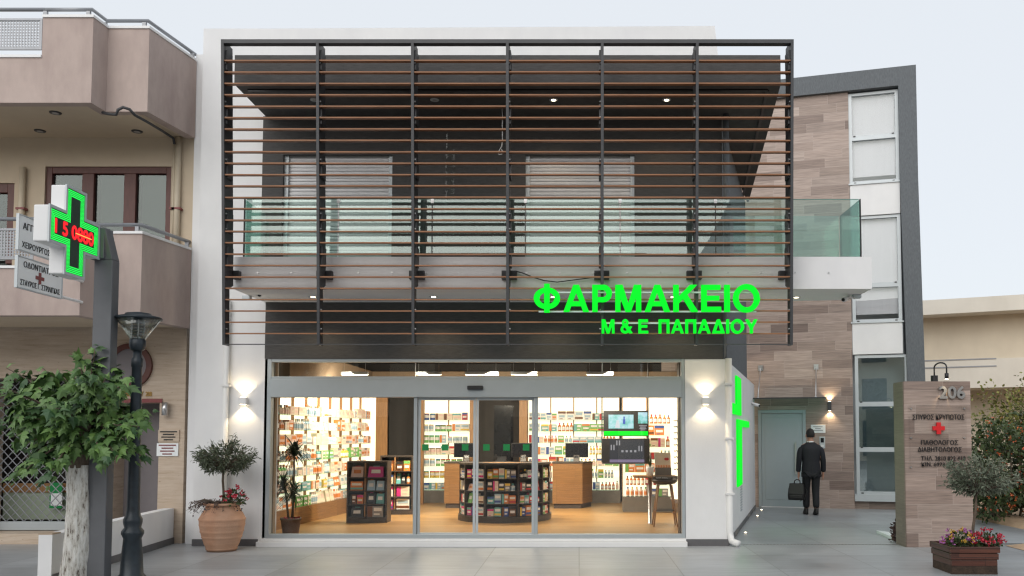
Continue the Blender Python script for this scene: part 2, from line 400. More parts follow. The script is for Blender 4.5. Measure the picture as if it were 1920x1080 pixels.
# ---------------------------------------------------------------- pharmacy building
Y0, YF = 13.0, 11.8
def x_(px, py=800, Y=Y0): return X(px, py, Y)
def z_(py, px=900, Y=Y0): return Z(px, py, Y)
XL, XR = -4.57, 2.17
SD = Vector((3.83 - 2.17, 19.4 - 13.0))                            # the splayed side wall's direction
def side(y, off=0): return 2.17 + SD.x / SD.y * (y - 13.0) + off
ph = thing("pharmacy_building", "white and charcoal two storey pharmacy with a bright glazed shop front", "building", (-1.6, Y0, 0))
SH0, SH1 = (x_(530, 380), x_(735, 380)), (x_(985, 380), x_(1190, 380))
SHT = z_(290)
b = MB().box(-5.62, XL, Y0, 13.5, 0, 7.7)
b.prism([(XL, Y0, 6.75), (2.14, Y0, 6.75), (2.04, Y0, 7.74), (XL, Y0, 7.7)], (0, .35, 0))
b.build("white_wall", "white", ph)
b = MB().box(-5.82, -5.62, 13.22, 13.5, 0, 7.4); b.build("corner_strip", "white", ph)
b = MB().box(-4.61, XR - .05, Y0 - .012, 13.3, 2.735, 3.57); b.build("dark_wall", "dark", ph)
b = MB()
for a, c in ((-4.70, SH0[0]), (SH0[1], SH1[0]), (SH1[1], XR - .04)): b.box(a, c, Y0 - .006, 13.3, 4.0, 6.36)
for a, c in (SH0, SH1): b.box(a, c, Y0 - .006, 13.3, SHT, 6.36)
b.build("upper_wall", "dark", ph)
for a, c in (SH0, SH1):
    s = MB(); z = 4.0
    while z < SHT - .01:
        z1 = min(z + .052, SHT)
        s.prism([(a + .06, 13.10, z), (a + .06, 13.094, z + .006), (a + .06, 13.091, z + .026), (a + .06, 13.094, z1 - .008), (a + .06, 13.11, z1 - .004), (a + .06, 13.13, z1 - .004), (a + .06, 13.13, z)], (c - a - .12, 0, 0)); z += .052
    sh_ = s.build("roller_shutter", "shutter", ph)
    each(MB().box(a, a + .06, 13.05, 13.12, 4.0, SHT).box(c - .06, c, 13.05, 13.12, 4.0, SHT), "guide_rail", "alulight", sh_)
b = MB()                                                           # dark side wall, upper storeys, runs back along the splay
b.plan([(XR - .04, Y0), (side(17.9) - .04, 17.9), (side(17.9) - .3, 17.9), (XR - .3, Y0 + .3)], 2.73, 6.36); b.build("dark_side_wall", "slate", ph)
b = MB().plan([(XR, Y0 + .004), (side(19.6), 19.6), (side(19.6) - .26, 19.6), (XR - .26, Y0 + .3)], 0, 2.72)
b.build("side_wall", "white", ph)
b = MB().plan([(XR + .012, Y0 - .01), (side(19.55, .012), 19.55), (side(19.55), 19.55), (XR, Y0 - .01)], .004, .09)
b.box(1.56, XR, Y0 - .012, Y0 - .002, .004, .105).box(-5.62, -4.66, Y0 - .012, Y0 - .002, .004, .105); each(b, "skirting", "skirt", ph)
b = MB().box(1.56, XR - .012, Y0 + .002, 13.3, 0, 2.73); b.build("shop_pillar", "white", ph)
v = MB()
for k in range(14): v.box(0, .16, -.012, 0, .30 + k * .045, .32 + k * .045)
for i, p in enumerate(v.v): v.v[i] = (side(15.4 + p[0] * 2, .012 + p[1]), 15.4 + p[0] * 2 + .0, p[2])
v.build("wall_vent", "alulight", ph)
rf = MB().plan([(-4.67, YF), (2.74, YF), (3.47, 17.9), (side(17.9), 17.9), (XR - .1, 13.3), (-4.67, 13.3)], 6.365, 6.77).build("roof_overhang", "dark", ph)
MB().plan([(-4.55, YF + .16), (2.60, YF + .16), (2.605, YF + .2), (-4.55, YF + .2)], 6.345, 6.3649).plan([(2.62, YF + .2), (3.33, 17.8), (3.29, 17.8), (2.58, YF + .2)], 6.345, 6.3649).build("drip_groove", "black", rf)
MB().plan([(-4.63, YF), (3.93, YF), (3.93, 12.78), (XR, 13.0), (-4.63, 13.0)], 3.572, 4.005).build("balcony_slab", "white", ph)
b = MB()
for k in range(18): b.tube([(-4.3 + .45 * k, YF - .01, 3.79), (-4.3 + .45 * k, YF + .02, 3.79)], .012, 8)
each(b, "fixing_bolt", "steel", ph)
# upper glazed partition between the two flats' balconies
MB().box(-1.86, -1.84, 12.25, 12.97, 4.0, 5.85).build("balcony_divider", "acrylic", ph)

# shop front
ZS, ZB, ZH0, ZH1, ZT0, ZT1 = .165, .165, z_(745), z_(712), z_(707), z_(679)
GX0, GX1 = -4.56, 1.555
DM0, DM1, DMM = x_(778, 870), x_(1005, 870), x_(891, 870)
MB().box(-4.66, 1.57, 12.9, 13.3, 0, .075).box(-4.62, 1.56, 12.97, 13.3, .075, .115).build("front_step", "whitepaint", ph, bevel=.006)
b = MB()
b.box(GX0 - .05, GX0 + .05, 13.0, 13.12, .115, 2.735).box(GX1 - .05, GX1, 13.0, 13.12, .115, 2.735)
b.box(GX0 + .05, GX1 - .05, 13.002, 13.118, .115, .175).box(GX0 + .05, GX1 - .05, 13.002, 13.118, ZT1, 2.735)
b.box(GX0 + .05, GX1 - .05, 13.002, 13.118, ZH1, ZT0 + .01)
for xx in (DM0, DM1): b.box(xx - .025, xx + .025, 13.004, 13.116, .175, ZH0)
b.build("shop_front_frame", "alu", ph, bevel=.004)
hd = MB().box(GX0 + .05, GX1 - .05, 12.96, 13.16, ZH0, ZH1).build("door_header", "alu", ph, bevel=.006)
MB().box(x_(877), x_(906), 12.90, 12.96, z_(731), z_(725) + .01).build("motion_sensor", "black", hd, bevel=.008)
b = MB()
for xx in (x_(777), x_(1130)): b.box(xx - .004, xx + .004, 13.03, 13.05, ZT0 + .012, ZT1 - .002)
each(b, "glazing_joint", "steel", ph)
MB().box(GX0 + .05, GX1 - .05, 13.055, 13.065, ZT0 + .01, ZT1).build("transom_window", "glass", ph)
for a, c in ((GX0 + .05, DM0 - .025), (DM1 + .025, GX1 - .05)):
    MB().box(a, c, 13.055, 13.065, .175, ZH0).build("shop_window", "glass", ph)
for a, c, st in ((DM0 + .03, DMM - .004, (796, 833, 871)), (DMM + .004, DM1 - .03, (911, 949, 986))):
    d = MB().box(a, a + .035, 13.06, 13.1, .12, ZH0).box(c - .035, c, 13.06, 13.1, .12, ZH0).box(a + .035, c - .035, 13.06, 13.1, .12, .19).box(a + .035, c - .035, 13.06, 13.1, ZH0 - .04, ZH0).build("sliding_door", "alulight", ph)
    MB().box(a + .035, c - .035, 13.076, 13.084, .19, ZH0 - .04).build("glass_pane", "glass", d)
    s = MB()
    for p in st: s.box(x_(p, 839) - .048, x_(p, 839) + .048, 13.070, 13.0755, z_(845), z_(833))
    each(s, "green_sticker", "sticker", d)

# shop interior shell
ZF, ZC, YB = .06, 3.3, 20.9
MB().plan([(-5.3, 13.14), (1.9, 13.14), (3.9, 21.2), (-5.3, 21.2)], .0, ZF).build("shop_floor", "oakfloor", ph)
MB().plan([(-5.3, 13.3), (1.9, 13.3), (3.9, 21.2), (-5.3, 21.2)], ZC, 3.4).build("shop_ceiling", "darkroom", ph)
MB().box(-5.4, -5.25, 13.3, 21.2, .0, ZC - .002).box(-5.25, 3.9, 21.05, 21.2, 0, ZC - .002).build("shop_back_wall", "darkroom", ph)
MB().box(-5.25, 3.0, 20.2, 20.4, 2.56, 3.06).box(-4.9, -4.7, 14.4, 20.2, 2.56, 3.06).build("bulkhead", "shopwall", ph)
MB().plan([(1.5, 13.2), (1.62, 13.2), (1.62, 13.5), (1.5, 13.5)], ZF, ZC - .004).build("timber_jamb", "walnut", ph)
MB().box(-5.2, -4.5, 13.14, 13.24, ZF, ZC - .004).build("front_return_wall", "shopwall", ph)
MB().box(-4.47, X(726, 850, 19.6), 19.56, 19.64, ZF, 2.555).build("end_post", "oakv", ph)
MB().box(-4.86, -4.475, 19.60, 19.64, ZF + .3, 2.54).build("backlit_return", "backlit", ph)
for px, w_ in ((786, .10), (889, .10), (981, .09)):
    MB().box(x_(px, 850, 20.1) - w_, x_(px, 850, 20.1) + w_, 20.05, 20.19, ZF, 2.555).build("timber_post", "oakv", ph)
b = MB(); xa, xb = x_(899, 850, 20.6), x_(973, 850, 20.6)
b.box(xa, xb, 20.62, 20.66, ZF, 2.6); dk = b.build("storeroom_door", "darkroom", ph)
MB().box(x_(926, 850, 20.6), x_(962, 850, 20.6), 20.6, 20.618, .9, 2.3).build("door_window", "screen", dk)
MB().box(x_(729, 850, 20.6), x_(779, 850, 20.6), 20.6, 20.64, ZF, 2.6).build("dark_passage", "darkroom", ph)

# ---------------------------------------------------------------- lamps on and in the pharmacy
def spot(loc, aim, power, ang, col=(1, .78, .48), blend=.6, size=.02):
    d = bpy.data.lights.new("lamp_light", 'SPOT'); d.energy = power; d.spot_size = R(ang); d.spot_blend = blend; d.color = col; d.shadow_soft_size = size
    o = bpy.data.objects.new("lamp_light", d); COL.objects.link(o)
    o.location = loc; o.rotation_euler = Vector(aim).to_track_quat('-Z', 'Y').to_euler(); return o
def lamp_child(parent, o):
    o.parent = parent; o.location = Vector(o.location) - Vector(parent.location)
for px, py, lab in ((459, 752, "white up and down wall lamp above the terracotta pot"), (1322, 752, "white up and down wall lamp on the pillar right of the shop window")):
    cx, cz = x_(px, py), z_(py)
    t = thing("wall_lamp", lab, "lamp", (cx, Y0, cz), "up and down wall lamps beside the shop window")
    MB().box(cx - .055, cx + .055, 12.89, 12.985, cz - .05, cz + .05).box(cx - .03, cx + .03, 12.985, 12.999, cz - .03, cz + .03).build("lamp_body", "whitepaint", t, bevel=.004)
    for s_ in (1, -1):
        MB().box(cx - .035, cx + .035, 12.91, 12.965, cz + s_ * .051, cz + s_ * .054).build("lamp_lens", "bulb", t)
        lamp_child(t, spot((cx, 12.93, cz + s_ * .06), (0, .22, s_), 9, 105, blend=.35))
LOW = [(474 + 113, 556, 1, "slab"), (813, 556, 1, "slab"), (1037, 556, 1, "slab"), (1262, 556, 1, "slab"), (1493, 557, 1, "slab")]
UPP = [(590, 187, 0, "roof"), (815, 187, 0, "roof"), (1038, 187, 1, "roof"), (1250, 187, 1, "roof")]
names = {587: "lit downlight under the balcony, leftmost of the row", 813: "lit downlight under the balcony between second and third fins", 1037: "lit downlight glowing behind the first big green letter",
         1262: "lit downlight behind the middle of the green lettering", 1493: "lit downlight under the balcony end beside the louvre screen",
         590: "unlit downlight in the dark roof soffit, nearest the white wall", 815: "unlit downlight in the dark roof soffit, between an unlit and a lit one",
         1038: "lit downlight in the dark roof soffit, left of two lit ones", 1250: "lit downlight in the dark roof soffit, right of two lit ones"}
for px, py, on, where in LOW + UPP:
    zc = 3.572 if where == "slab" else 6.365
    a, c = ray(px, py); yy = (zc - EYE) / c; xx = a * yy
    t = thing("downlight", names[px], "ceiling light", (xx, yy, zc), "recessed downlights over the facade")
    MB().lathe([(.035, -.006), (.062, -.008), (.065, 0)], (xx, yy, zc), 20).build("trim_ring", "alulight", t, smooth=True)
    MB().lathe([(.0, -.010), (.033, -.0085)], (xx, yy, zc), 16).build("lamp_lens", "bulb" if on else "offlens", t)
    if on: lamp_child(t, spot((xx, yy, zc - .03), (0, 0, -1), 14 if where == "slab" else 10, 120))
# recessed ground lights along the side wall
for px, py, lab in ((1398, 1000, "small ground light by the white side wall, nearest the street"), (1420, 968, "small ground light by the white side wall, middle one"), (1428, 957, "small ground light by the white side wall, nearest the grey door")):
    a, c = ray(px, py); yy = -EYE / c; xx = a * yy
    t = thing("ground_light", lab, "ground light", (xx, yy, 0), "ground lights along the passage")
    MB().lathe([(.035, .006), (.035, .012), (.02, .013)], (xx, yy, 0), 16).build("trim_ring", "steel", t)
    MB().lathe([(.019, .012), (.019, .018), (.0, .022)], (xx, yy, 0), 12).build("lamp_lens", "bulb", t)

# ---------------------------------------------------------------- louvre screen with the green shop sign
def ys(z): return 11.50 - .25 * (z - 2.8) / 3.93
FX = [-4.62 + 1.2317 * k for k in range(7)]
scn = thing("louvre_screen", "charcoal steel screen of thin orange timber louvres hung before the upper storey", "sun screen", (FX[3], 11.6, 2.79))
TOP, BOT = 6.74, 2.79
for k, fx in enumerate(FX):
    b = MB().prism([(fx - .018, ys(BOT), BOT), (fx - .018, ys(BOT) + .15, BOT), (fx - .018, ys(3.55) + .16, 3.55), (fx - .018, ys(3.6) + .29, 3.6), (fx - .018, ys(TOP) + .30, TOP), (fx - .018, ys(TOP), TOP)], (.036, 0, 0))
    fin = b.build("fin", "char", scn)
    c = MB(); s_ = 1 if k < 4 else -1
    for z in (3.95, 4.4, 5.1, 5.8, 6.5):
        c.box(fx + s_ * .019, fx + s_ * .04, ys(z) + .06, ys(z) + .24, z - .13, z + .13)
    each(c, "slat_bracket", "char", fin)
    c = MB()
    for z in (3.0, 3.25, 4.3, 4.5, 5.0, 5.2, 5.75, 5.95, 6.45):
        c.tube([(fx + s_ * .018, ys(z) + .04, z), (fx + s_ * .034, ys(z) + .04, z)], .010, 8)
    each(c, "bolt", "steel", fin)
    c = MB()
    for s2 in (1, -1):
        if (k == 0 and s2 < 0) or (k == 6 and s2 > 0): continue
        c.box(fx + s2 * .018, fx + s2 * .10, ys(3.75) + .26, YF - .005, 3.69, 3.80)
    each(c, "slab_bracket", "char", scn)
b = MB()
for k in range(6): b.box(FX[k] + .018, FX[k + 1] - .018, ys(TOP) - .0, ys(TOP) + .1, TOP - .05, TOP)
each(b, "top_beam", "char", scn)
MB().box(FX[0] + .02, FX[6] - .02, ys(BOT), ys(BOT) + .02, BOT, BOT + .012).build("bottom_rail", "char", scn)
ZS0, ZS1 = Z(950, 112, ys(6.55)), Z(950, 625, ys(2.95))
for k in range(6):
    b = MB()
    for i in range(25):
        z = ZS1 + (ZS0 - ZS1) * i / 24; y = ys(z) + .012; j = rnd.uniform(-.002, .002)
        b.prism([(FX[k] + .02, y, z - .010 + j), (FX[k] + .02, y, z + .007 + j), (FX[k] + .02, y + .085, z + .016 + j), (FX[k] + .02, y + .085, z - .002 + j)], (FX[k + 1] - FX[k] - .04, 0, 0))
    b.build("slat_panel", "slat", scn)
sg = thing("shop_sign", "large glowing green Greek pharmacy lettering in two lines fixed to the louvre screen", "shop sign", (.5, 11.42, 2.95))
YS = 11.40
def oval(cx, cz, ro, ri, n=36, a0=0.0, a1=2 * pi):
    """a ring or arc band as quads"""
    out = []
    for k in range(n):
        t0, t1 = a0 + (a1 - a0) * k / n, a0 + (a1 - a0) * (k + 1) / n
        out.append([(cx + ro[0] * cos(t0), cz + ro[1] * sin(t0)), (cx + ro[0] * cos(t1), cz + ro[1] * sin(t1)), (cx + ri[0] * cos(t1), cz + ri[1] * sin(t1)), (cx + ri[0] * cos(t0), cz + ri[1] * sin(t0))])
    return out
w_ = .2
def bar(x0, z0, x1, z1): return [(x0, z0), (x1, z0), (x1, z1), (x0, z1)]
LET = {  # strokes in a unit-high letter box: (advance width, polygons)
    "Α": (.98, [[(0, 0), (.22, 0), (.60, 1), (.38, 1)], [(.76, 0), (.98, 0), (.60, 1), (.38, 1)], bar(.22, .21, .76, .38)]),
    "Ρ": (.76, [bar(0, 0, .21, 1), bar(.21, .82, .42, 1), bar(.21, .36, .42, .54)] + oval(.42, .68, (.34, .32), (.13, .14), 18, -pi / 2, pi / 2)),
    "Μ": (1.0, [bar(0, 0, .20, 1), bar(.80, 0, 1.0, 1), [(.0, 1), (.28, 1), (.60, 0), (.40, 0)], [(1.0, 1), (.72, 1), (.40, 0), (.60, 0)]]),
    "Κ": (.95, [bar(0, 0, .21, 1), [(.21, .30), (.21, .58), (.64, 1), (.92, 1)], [(.36, .52), (.52, .66), (.95, 0), (.69, 0)]]),
    "Ε": (.76, [bar(0, 0, .21, 1), bar(.21, .82, .74, 1), bar(.21, .42, .69, .59), bar(.21, 0, .76, .18)]),
    "Ι": (.21, [bar(0, 0, .21, 1)]),
    "Ο": (1.02, oval(.51, .5, (.51, .53), (.30, .34))),
    "Φ": (1.02, oval(.51, .5, (.51, .40), (.29, .23)) + [bar(.405, -.03, .615, 1.03)]),
    "Π": (.84, [bar(0, 0, .21, 1), bar(.63, 0, .84, 1), bar(.21, .82, .63, 1)]),
    "Δ": (.98, [[(0, 0), (.23, 0), (.60, 1), (.38, 1)], [(.75, 0), (.98, 0), (.60, 1), (.38, 1)], bar(.15, 0, .83, .17)]),
    "Υ": (.92, [bar(.355, 0, .565, .45), [(.0, 1), (.24, 1), (.565, .42), (.355, .38)], [(.92, 1), (.68, 1), (.355, .42), (.565, .38)]]),
    "&": (.92, oval(.36, .76, (.26, .26), (.10, .11), 24) + oval(.36, .30, (.36, .31), (.16, .13), 28) + [[(.18, .66), (.36, .72), (.92, .02), (.68, 0)], [(.58, .30), (.70, .20), (.90, .46), (.72, .48)]]),
}
def sgn(body, p0, p1, t, bt):
    x0, x1, z0, z1 = X(p0, t, YS), X(p1, t, YS), Z(1200, bt, YS), Z(1200, t, YS); gap = .13; sp = .34
    tot = sum(sp if ch == " " else LET[ch][0] + gap for ch in body) - gap; kx = (x1 - x0) / tot; kz = z1 - z0; u = 0
    for ch in body:
        if ch == " ": u += sp; continue
        b = MB()
        for i, poly in enumerate(LET[ch][1]):
            y = YS - .05 - .0006 * (i if len(LET[ch][1]) < 8 else (0 if i < len(LET[ch][1]) - 3 else i))
            y = max(y, YS - .075)
            b.prism([(x0 + (u + a) * kx, y, z0 + c * kz) for a, c in poly], (0, YS - y, 0))
        b.build("letter", "green", sg); u += LET[ch][0] + gap
sgn("ΦΑΡΜΑΚΕΙΟ", 1001, 1423, 535, 585)
sgn("Μ & Ε  ΠΑΠΑΔΙΟΥ", 1128, 1419, 599.5, 625.5)
b = MB()
for zz in (3.45, 3.2, 3.05): b.box(X(1010 if zz > 3.1 else 1130, 560, YS), X(1418, 560, YS), YS + .001, YS + .022, zz, zz + .02)
each(b, "mounting_rail", "alulight", sg)

# glowing cross sign on the side wall (two angled green bars)
cs = thing("cross_sign", "glowing green split cross sign fixed on the white side wall", "sign", (side(14.6), 14.6, .95))
def swpt(px, py):
    a, c = ray(px, py); yy = (2.17 - SD.x / SD.y * 13.0) / (a - SD.x / SD.y); return yy, EYE + c * yy
def sidebox(b, y0, y1, z0, z1, d=.03):
    b.plan([(side(y0, .004), y0), (side(y1, .004), y1), (side(y1, d), y1), (side(y0, d), y0)], z0, z1)
y1, za = swpt(1378, 704); y2, _ = swpt(1386.5, 704); zb = swpt(1382, 778)[1]
y0, _ = swpt(1372, 760); zc = swpt(1375, 757)[1]
b = MB(); sidebox(b, y1, y2, zb, za); sidebox(b, y0, y1, zb, zc); b.build("upper_bar", "green", cs)
y1, za = swpt(1380, 786); y2, _ = swpt(1388, 786); y3, _ = swpt(1402, 795); zb = swpt(1384, 911)[1]; zc = swpt(1396, 801)[1]
b = MB(); sidebox(b, y1, y2, zb, za); sidebox(b, y2, y3, zc, za); b.build("lower_bar", "green", cs)

# ---------------------------------------------------------------- glass balcony railing
rl = thing("balcony_railing", "frameless green tinted glass railing along the white balcony slab", "railing", (-.4, 11.86, 4.005))
ZR0, ZR1 = 4.006, 4.80
cuts = [-4.5, -3.25, -1.98, -.72, .56, 1.85, 2.84, 3.80]
for a, c in zip(cuts, cuts[1:]):
    p = MB().box(a + .008, c - .008, 11.86, 11.876, ZR0, ZR1).build("glass_panel", "glassgreen", rl)
    MB().box(a + .008, c - .008, 11.859, 11.877, ZR1 + .0005, ZR1 + .007).build("polished_edge", "edge", p)
for xx in (-4.52, 3.81):
    p = MB().box(xx - .008, xx + .008, 11.88, 12.78, ZR0, ZR1).build("end_panel", "glassend", rl)
    MB().box(xx - .008, xx + .008, 11.858, 11.878, ZR0, ZR1 + .008).build("corner_joint", "black", p)
for a, c in ((2.25, 3.0), (3.02, 3.78)): MB().box(a, c, 12.76, 12.776, ZR0, ZR1).build("rear_panel", "glassgreen", rl)
b = MB()
for xx in cuts[1:-1]: b.box(xx - .02, xx + .02, 11.852, 11.884, ZR1 - .05, ZR1 + .012)
each(b, "panel_clamp", "steel", rl)
# loose cable over the slab, stuck up by wind
pts = [(X(965 + d, 512 + e, 11.74), 11.74, Z(965 + d, 512 + e, 11.74)) for d, e in ((0, -4), (15, 0), (35, 8), (55, 14), (80, 17), (110, 13), (150, 8))]
tag(MB().tube(pts, .008, 6).build("loose_cable", "black", smooth=True), "thin black cable sagging along the front of the white slab", "cable")
pts = [(X(940 + d, 262 + e, 12.5), 12.5, Z(940, 262 + e, 12.5)) for d, e in ((2, -60), (2, 0), (1, 12), (-4, 20), (-7, 24), (-4, 28), (1, 27), (3, 22), (0, 18))]
tag(MB().tube(pts, .007, 6).build("hanging_wire", "pipe", smooth=True), "pale wire with a curled end hanging from the dark roof soffit", "cable")

# ---------------------------------------------------------------- pipes, security cameras
dp = thing("downpipe", "white downpipe on the white wall behind the terracotta pot", "downpipe", (-5.1, 12.95, 0), "white downpipes")
xx = x_(427, 700)
MB().tube([(xx, 12.94, 3.6), (xx, 12.94, .22), (xx - .03, 12.9, .1), (xx - .14, 12.74, .07)], .042, 12).build("pipe", "pipe", dp, smooth=True)
each(MB().box(xx - .06, xx + .06, 12.89, 12.999, 2.32, 2.35).box(xx - .06, xx + .06, 12.89, 12.999, 1.4, 1.43), "pipe_clip", "pipe", dp)
dp = thing("downpipe", "white downpipe at the corner of the pillar beside the green cross sign", "downpipe", (2.25, 12.98, 0), "white downpipes")
xx = 2.20
MB().tube([(xx, 13.0, 2.74), (xx, 13.0, .2), (xx + .02, 12.97, .08), (xx + .10, 12.86, .05)], .05, 12).build("pipe", "pipe", dp, smooth=True)
MB().tube([(xx - .06, 13.05, 3.57), (xx - .06, 13.05, 2.75)], .05, 12).build("dark_pipe", "slate", dp, smooth=True)
b = MB()
for z in (.75, 1.55, 2.35): b.box(xx - .062, xx + .062, 12.94, 13.05, z, z + .03)
each(b, "pipe_clip", "pipe", dp)
dp = thing("downpipe", "grey downpipe on the dark upper wall under the roof", "downpipe", (2.0, 12.9, 4.0))
xx = X(1362, 300, 12.9)
MB().tube([(xx, 12.92, 4.01), (xx, 12.92, 6.36)], .045, 12).build("pipe", "slate", dp, smooth=True)
each(MB().box(xx - .06, xx + .06, 12.87, 12.99, 5.0, 5.03).box(xx - .06, xx + .06, 12.87, 12.99, 5.95, 5.98), "pipe_clip", "slate", dp)
def cctv(px, py, Y, zc, lab, dx):
    cx, cz = X(px, py, Y), Z(px, py, Y)
    t = thing("security_camera", lab, "security camera", (cx, Y, cz), "security cameras")
    MB().box(cx + dx * .16 - .05, cx + dx * .16 + .06, Y - .05, Y + .05, zc - .05, zc - .001).build("mount_box", "alulight", t, bevel=.005)
    MB().tube([(cx + dx * .14, Y, zc - .05), (cx + dx * .07, Y - .02, cz + .03), (cx, Y - .02, cz)], .015, 8).build("mount_arm", "whitepaint", t, smooth=True)
    MB().tube([(cx + dx * .07, Y + .05, cz + .025), (cx - dx * .045, Y - .08, cz - .02)], .033, 14).build("camera_body", "whitepaint", t, smooth=True)
    MB().tube([(cx - dx * .0455, Y - .081, cz - .02), (cx - dx * .052, Y - .088, cz - .0225)], .024, 12).build("lens", "black", t, smooth=True)
cctv(1584, 561, 12.3, 3.572, "white security camera under the right end of the balcony slab", 1)
cctv(484, 552, 12.4, 3.572, "white security camera under the left end of the balcony slab", -1)
cctv(1418, 759, 18.6, Z(1418, 759, 18.6) + .10, "small white security camera under the glass canopy corner", -1)

# ---------------------------------------------------------------- clinic tower (own rotated frame: x along the wall, y into it)
TA = Vector((4.038, 19.991)); TR = -math.atan2(.843, 2.905)
tw = thing("clinic_tower", "slate framed stairwell tower clad in brown wood look tiles", "building", (TA.x, TA.y, 0), None, TR)
def teach(b, name, mat, par=None): return each(b, name, mat, par or tw, local=True)
def tbuild(b, name, mat, par=None, **k): return b.build(name, mat, par or tw, local=True, **k)
tbuild(MB().box(-2.2, 2.05, 0, .3, .0, 9.25).box(2.05, 3.24, .12, .3, 0, .18), "tiled_wall", "wtile")
tbuild(MB().box(-2.4, 3.47, -.10, .5, 9.251, 9.67).box(3.10, 3.47, -.10, .5, 7.2, 9.251).prism([(3.10, -.10, 7.2), (3.47, -.10, 7.2), (3.57, -.10, 0), (3.22, -.10, 0)], (0, .6, 0)), "slate_frame", "slate")
teach(MB().box(2.06, 3.10, .0, .25, 6.45, 7.14).box(2.06, 3.10, .0, .25, 3.38, 4.06), "spandrel", "white")
teach(MB().box(2.03, 3.11, -.03, .2, 7.141, 7.17).box(2.03, 3.13, -.03, .2, 4.061, 4.09).box(2.06, 3.19, -.03, .22, .18, .33), "window_sill", "alulight")
tbuild(MB().box(2.05, 3.3, .6, .64, .0, 9.2), "stair_core", "alulight")
def twin(z0, z1, zm, x0, x1, blind):
    f = MB().box(x0, x0 + .07, .04, .14, z0, z1).box(x1 - .07, x1, .04, .14, z0, z1)
    zs = [z0] + zm + [z1]
    f.box(x0 + .07, x1 - .07, .042, .138, z0, z0 + .06).box(x0 + .07, x1 - .07, .042, .138, z1 - .06, z1)
    for z in zm: f.box(x0 + .07, x1 - .07, .042, .138, z - .05, z + .05)
    fr = tbuild(f, "tower_window", "alulight")
    for i, (a, c) in enumerate(zip(zs, zs[1:])):
        tbuild(MB().box(x0 + .07, x1 - .07, .085, .095, a + .05, c - .05), "pane", "glassclear" if blind else "glassdark", fr)
        s_ = MB()
        for q in (x0 + .12, x1 - .12): s_.box(q - .025, q + .025, .03, .041, a + .012 + (.02 if i else 0), a + .035 + (.02 if i else 0))
        teach(s_, "window_catch", "black", fr)
        if blind: tbuild(MB().box(x0 + .07, x1 - .07, .16, .17, a + (.05 if i else .18), c - .05), "roller_blind", "blind", fr)
twin(7.17, 9.22, [8.2], 2.05, 3.10, True)
twin(4.09, 6.44, [4.9], 2.07, 3.10, True)
twin(.33, 3.36, [2.29, 1.30], 2.10, 3.20, False)
# grey entrance door
dr = tbuild(MB().box(0, .07, -.03, .05, .012, 2.17).box(.97, 1.04, -.03, .05, .012, 2.17).box(.07, .97, -.03, .05, 2.10, 2.17), "entrance_door", "greydoor", bevel=.004)
tbuild(MB().box(.075, .965, -.012, -.002, .03, 2.095).box(.15, .89, -.02, -.0125, .18, 2.0), "door_panel", "greydoor", dr, bevel=.003)
tbuild(MB().box(.06, .98, -.05, -.031, .008, .03), "threshold", "whitepaint", dr)
tbuild(MB().box(.80, .835, -.085, -.06, .75, 1.45).box(.81, .825, -.06, -.02, .82, .84).box(.81, .825, -.06, -.02, 1.36, 1.38), "door_handle", "steel", dr)
ic = thing("intercom", "grey steel intercom beside the grey door at the standing man's head", "intercom", (0, 0, 0)); ic.parent = None
ic.location = tw.location; ic.rotation_euler = tw.rotation_euler
tbuild(MB().box(1.33, 1.45, -.03, -.001, 1.32, 1.58), "intercom_body", "alulight", ic, bevel=.004)
tbuild(MB().box(1.355, 1.425, -.034, -.0305, 1.45, 1.55), "intercom_screen", "screen", ic)
tbuild(MB().box(1.36, 1.42, -.035, -.0305, 1.35, 1.40), "call_button", "whitepaint", ic)
pl_ = thing("name_plate", "small pale metal name plate above the intercom", "name plate"); pl_.location = tw.location; pl_.rotation_euler = tw.rotation_euler
tbuild(MB().box(1.15, 1.46, -.02, -.001, 1.66, 1.84), "plate", "plate", pl_, bevel=.003)
s_ = MB()
for k, w_ in enumerate((.2, .12, .22)): s_.box(1.30 - w_ / 2, 1.30 + w_ / 2, -.022, -.0205, 1.79 - k * .04, 1.805 - k * .04)
teach(s_, "engraved_line", "railgrey", pl_)
cn = thing("entrance_canopy", "thin glass canopy hung on steel rods over the grey door", "canopy"); cn.location = tw.location; cn.rotation_euler = tw.rotation_euler
tbuild(MB().box(-.25, 1.50, -.95, -.01, 2.395, 2.412), "glass_sheet", "glassend", cn)
tbuild(MB().box(-.25, 1.50, -.965, -.951, 2.390, 2.415), "front_edge", "char", cn)
for xx in (.07, 1.28):
    tbuild(MB().tube([(xx, -.03, 3.12), (xx, -.80, 2.43)], .011, 8).lathe([(.0, 0), (.025, .0), (.025, .03), (0, .03)], (xx, -.80, 2.405), 10), "tie_rod", "steel", cn, smooth=True)
    tbuild(MB().box(xx - .05, xx + .05, -.035, -.001, 3.06, 3.18), "rod_bracket", "steel", cn)
wlm = thing("wall_lamp", "dark up and down wall lamp on the brown tiles beside the canopy", "lamp", (TA.x + 1.555 * cos(TR), TA.y + 1.555 * sin(TR), 2.25), None, TR)
MB().box(-.04, .04, -.10, -.01, -.1, .1).build("lamp_body", "char", wlm, local=True, bevel=.004)
for s_ in (1, -1):
    MB().box(-.028, .028, -.085, -.025, s_ * .101, s_ * .105).build("lamp_lens", "bulb", wlm, local=True)
    o = spot((0, -.055, s_ * .112), (0, .25, s_), 10, 110); o.parent = wlm

